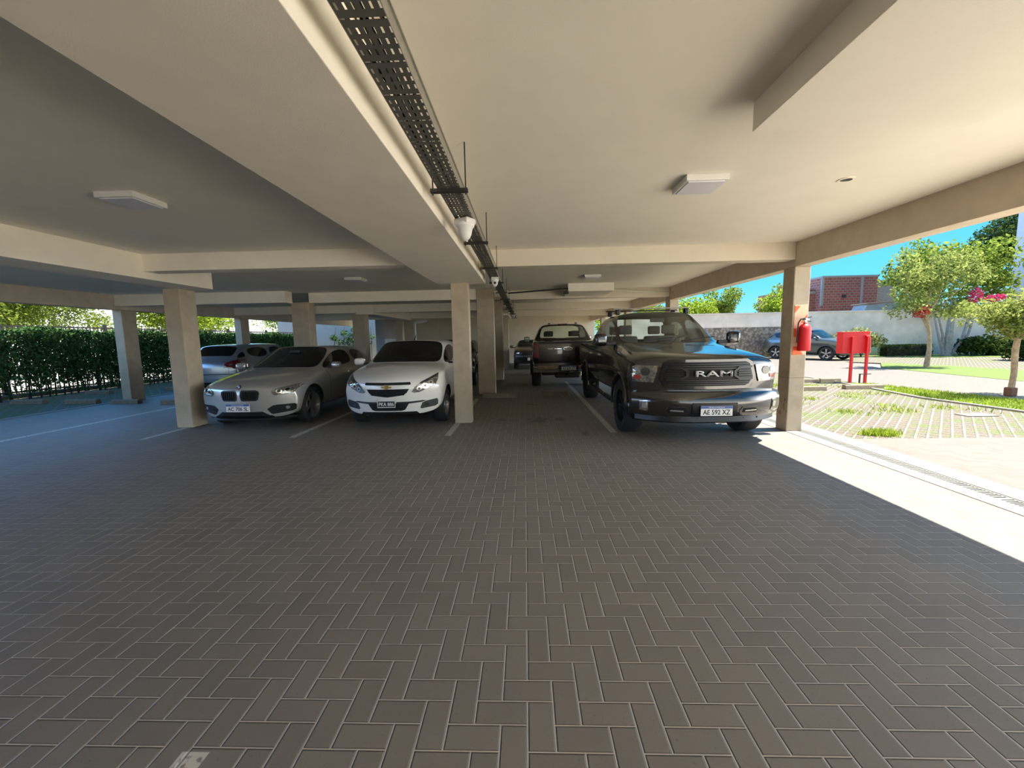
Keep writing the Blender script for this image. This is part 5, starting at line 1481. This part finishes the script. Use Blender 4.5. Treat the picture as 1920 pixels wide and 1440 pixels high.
# grass tufts in the turf paving
rng2 = random.Random(4); V, F = [], []
TUFTS = [(rng2.uniform(5.2, 8.6), rng2.uniform(7.2, 10.3)) for _ in range(16)] + [(rng2.uniform(6.2, 9.0), rng2.uniform(11.0, 11.9)) for _ in range(16)]
for _ in range(2600):
    if rng2.random() < .35: cx, cy = 5.02 + rng2.gauss(0, .11), 5.85 + rng2.gauss(0, .06)
    else:
        cx, cy = rng2.choice(TUFTS); cx += rng2.gauss(0, .13); cy += rng2.gauss(0, .13)
    if any(abs(cx - a_) < b_ and abs(cy - c_) < .22 for a_, b_, c_ in ((7.08, .75, 10.55), (8.68, .7, 10.72), (8.12, .75, 12.3), (9.0, .5, 12.35))) or cx > 8.5: continue
    h = rng2.uniform(.03, .10); a = rng2.random() * 6.28; dx, dy = .008 * math.cos(a), .008 * math.sin(a)
    lx, ly = rng2.gauss(0, .03), rng2.gauss(0, .03)
    i = len(V); V += [(cx - dx, cy - dy, 0), (cx + dx, cy + dy, 0), (cx + lx, cy + ly, h)]; F.append((i, i + 1, i + 2))
o = quads_mesh('grass_tufts', V, F, 'leaf_bright'); o['kind'] = 'stuff'; tag(o, 'tufts of bright grass growing through the right turf paving', 'grass')
V, F = [], []
for _ in range(9000):
    t_ = rng2.random(); cy = 5.7 + t_ * 6.8
    xl = 8.9 - .3 * min(1, t_ * 2) + (.55 * max(0, t_ * 2 - 1)); xr = 10.6 - 1.25 * t_
    cx = rng2.uniform(xl, max(xl + .12, xr))
    if abs(cx - 9.42) < .55 and abs(cy - 12.0) < .4 or cy > 10.4 and cx < 9.4: continue
    h = rng2.uniform(.03, .09); a = rng2.random() * 6.28; dx, dy = .009 * math.cos(a), .009 * math.sin(a); lx, ly = rng2.gauss(0, .03), rng2.gauss(0, .03)
    i = len(V); V += [(cx - dx, cy - dy, 0), (cx + dx, cy + dy, 0), (cx + lx, cy + ly, h)]; F.append((i, i + 1, i + 2))
o = quads_mesh('grass_blades', V, F, 'leaf_bright'); o['kind'] = 'stuff'; tag(o, 'lush grass of the strip between turf paving and driveway', 'grass')

# ---- brick house behind the wall
bk = thing('brick_house', 'unfinished red brick house above the boundary wall', 'building', (25.3, 34, 0))
MB().b2(-1.5, 2.75, 0, 6, 0, 5.85).build('brick_wall', 'brick', bk)
MB().b2(-3.2, -1.5, .8, 6, 0, 5.0).build('side_wall', 'brick', bk)
MB().b2(2.75, 4.6, .3, 5, 0, 5.55).build('rear_block', 'bark_grey', bk)
MB().b2(-1.55, 2.8, -.05, 6.05, 5.82, 5.95).build('roof_slab', 'concrete', bk)
for x in (-1.5, 1.55): MB().b2(x - .09, x + .09, -.03, .1, 3.6, 5.85).build('concrete_pillar', 'concrete', bk)
for z in (4.75,): MB().b2(-3.2, -1.5, .72, .82, z - .1, z + .1).build('concrete_lintel', 'concrete', bk)
MB().b2(.05, .35, -.05, 0, 4.2, 4.45).build('vent_hole', 'black', bk)
rf = thing('lean_to_roof', 'grey lean-to roof below the red brick house', 'roof', (26, 31, 0))
MB().prism([(-2.3, 2.7), (2.6, 2.7), (2.9, 3.65), (-2.0, 3.35)], 0, 1.2, Matrix.Rotation(PI / 2, 4, 'X')).build('gable', 'grey_roof', rf)
MB().box((.35, -.6, 3.58), (5.0, 1.4, .06), Matrix.Rotation(-.06, 4, 'Y')).build('sheeting', 'bark', rf)
# ---- white neighbouring building at the right
nb = thing('white_building', 'plain white building wall at the extreme right edge', 'building', (30.15, 26.8, 0), math.radians(-50))
MB().b2(0, 9, 0, 8, 0, 14).build('wall', 'white_wall', nb)
MB().b2(-.05, 9.05, -.05, 8, 13.9, 14.2).build('parapet', 'concrete', nb)
# low house far behind the wall, between trees
hs = thing('brick_house', 'low dark-roofed house glimpsed over the wall between the garden trees', 'building', (14.2, 36, 0))
MB().b2(-2.2, 2.6, 0, 5, 0, 3.7).build('wall', 'brick', hs)
MB().b2(-2.5, 2.9, -.3, 5.2, 3.7, 3.85).build('roof', 'grey_roof', hs)

# ---- trees over the street on the left
for k, (x, y, z, r, lf, lab) in enumerate(((-20.5, 13.5, 4.2, 2.0, 'leaf_tree', 'street tree above the hedge at the far left edge'), (-24, 18.0, 4.4, 2.3, 'leaf_tree', 'street tree above the hedge left of the sky-lit column'),
                                   (-19.5, 22, 3.9, 1.8, 'leaf_bright', 'light green street tree above the hedge right of the sky-lit column'), (-22, 28, 4.6, 2.2, 'leaf_bright', 'yellow-green street tree over the steel-blue car'),
                                   (-19, 33, 4.6, 2.6, 'leaf_bright', 'yellow-green street tree between the two rear left columns'), (-28.5, 24, 5.0, 2.8, 'leaf_tree', 'big street tree farther back behind the hedge'))):
    tree('street_tree', lab, (x, y, 0), [([(0, 0, 0), (.1, 0, 1.8), (0, .1, z)], [.16, .12, .06])], cloud(0, 0, z, r, r, 1.6, 46, .9, rng) + cloud(0, 0, 2.9, r, r, .6, 22, .7, rng), 14000, .15, lf, 'bark_grey', 60 + k)
o = MB().b2(-36, -35.6, -20, 70, 0, 5).build('wall_street', 'white_wall'); struct(o)
# creeper on the garden wall
cp = thing('creeper', 'dark climbing plant on the white garden wall behind the silver car', 'plant', (-11.3, 26.6, 0))
leaf_blobs('foliage', cloud(0, 0, 1.5, 1.5, .06, .9, 34, .22, rng), 1300, .13, 'leaf_hedge', cp, 7, .2)
g = MB()
for k in range(5): g.tube([(-1.2 + .6 * k, 0, 0), (-1.25 + .62 * k, 0, 1.2), (-1.1 + .58 * k, 0, 2.4)], [.025, .02, .01], 5)
g.build('stems', 'stem', cp)
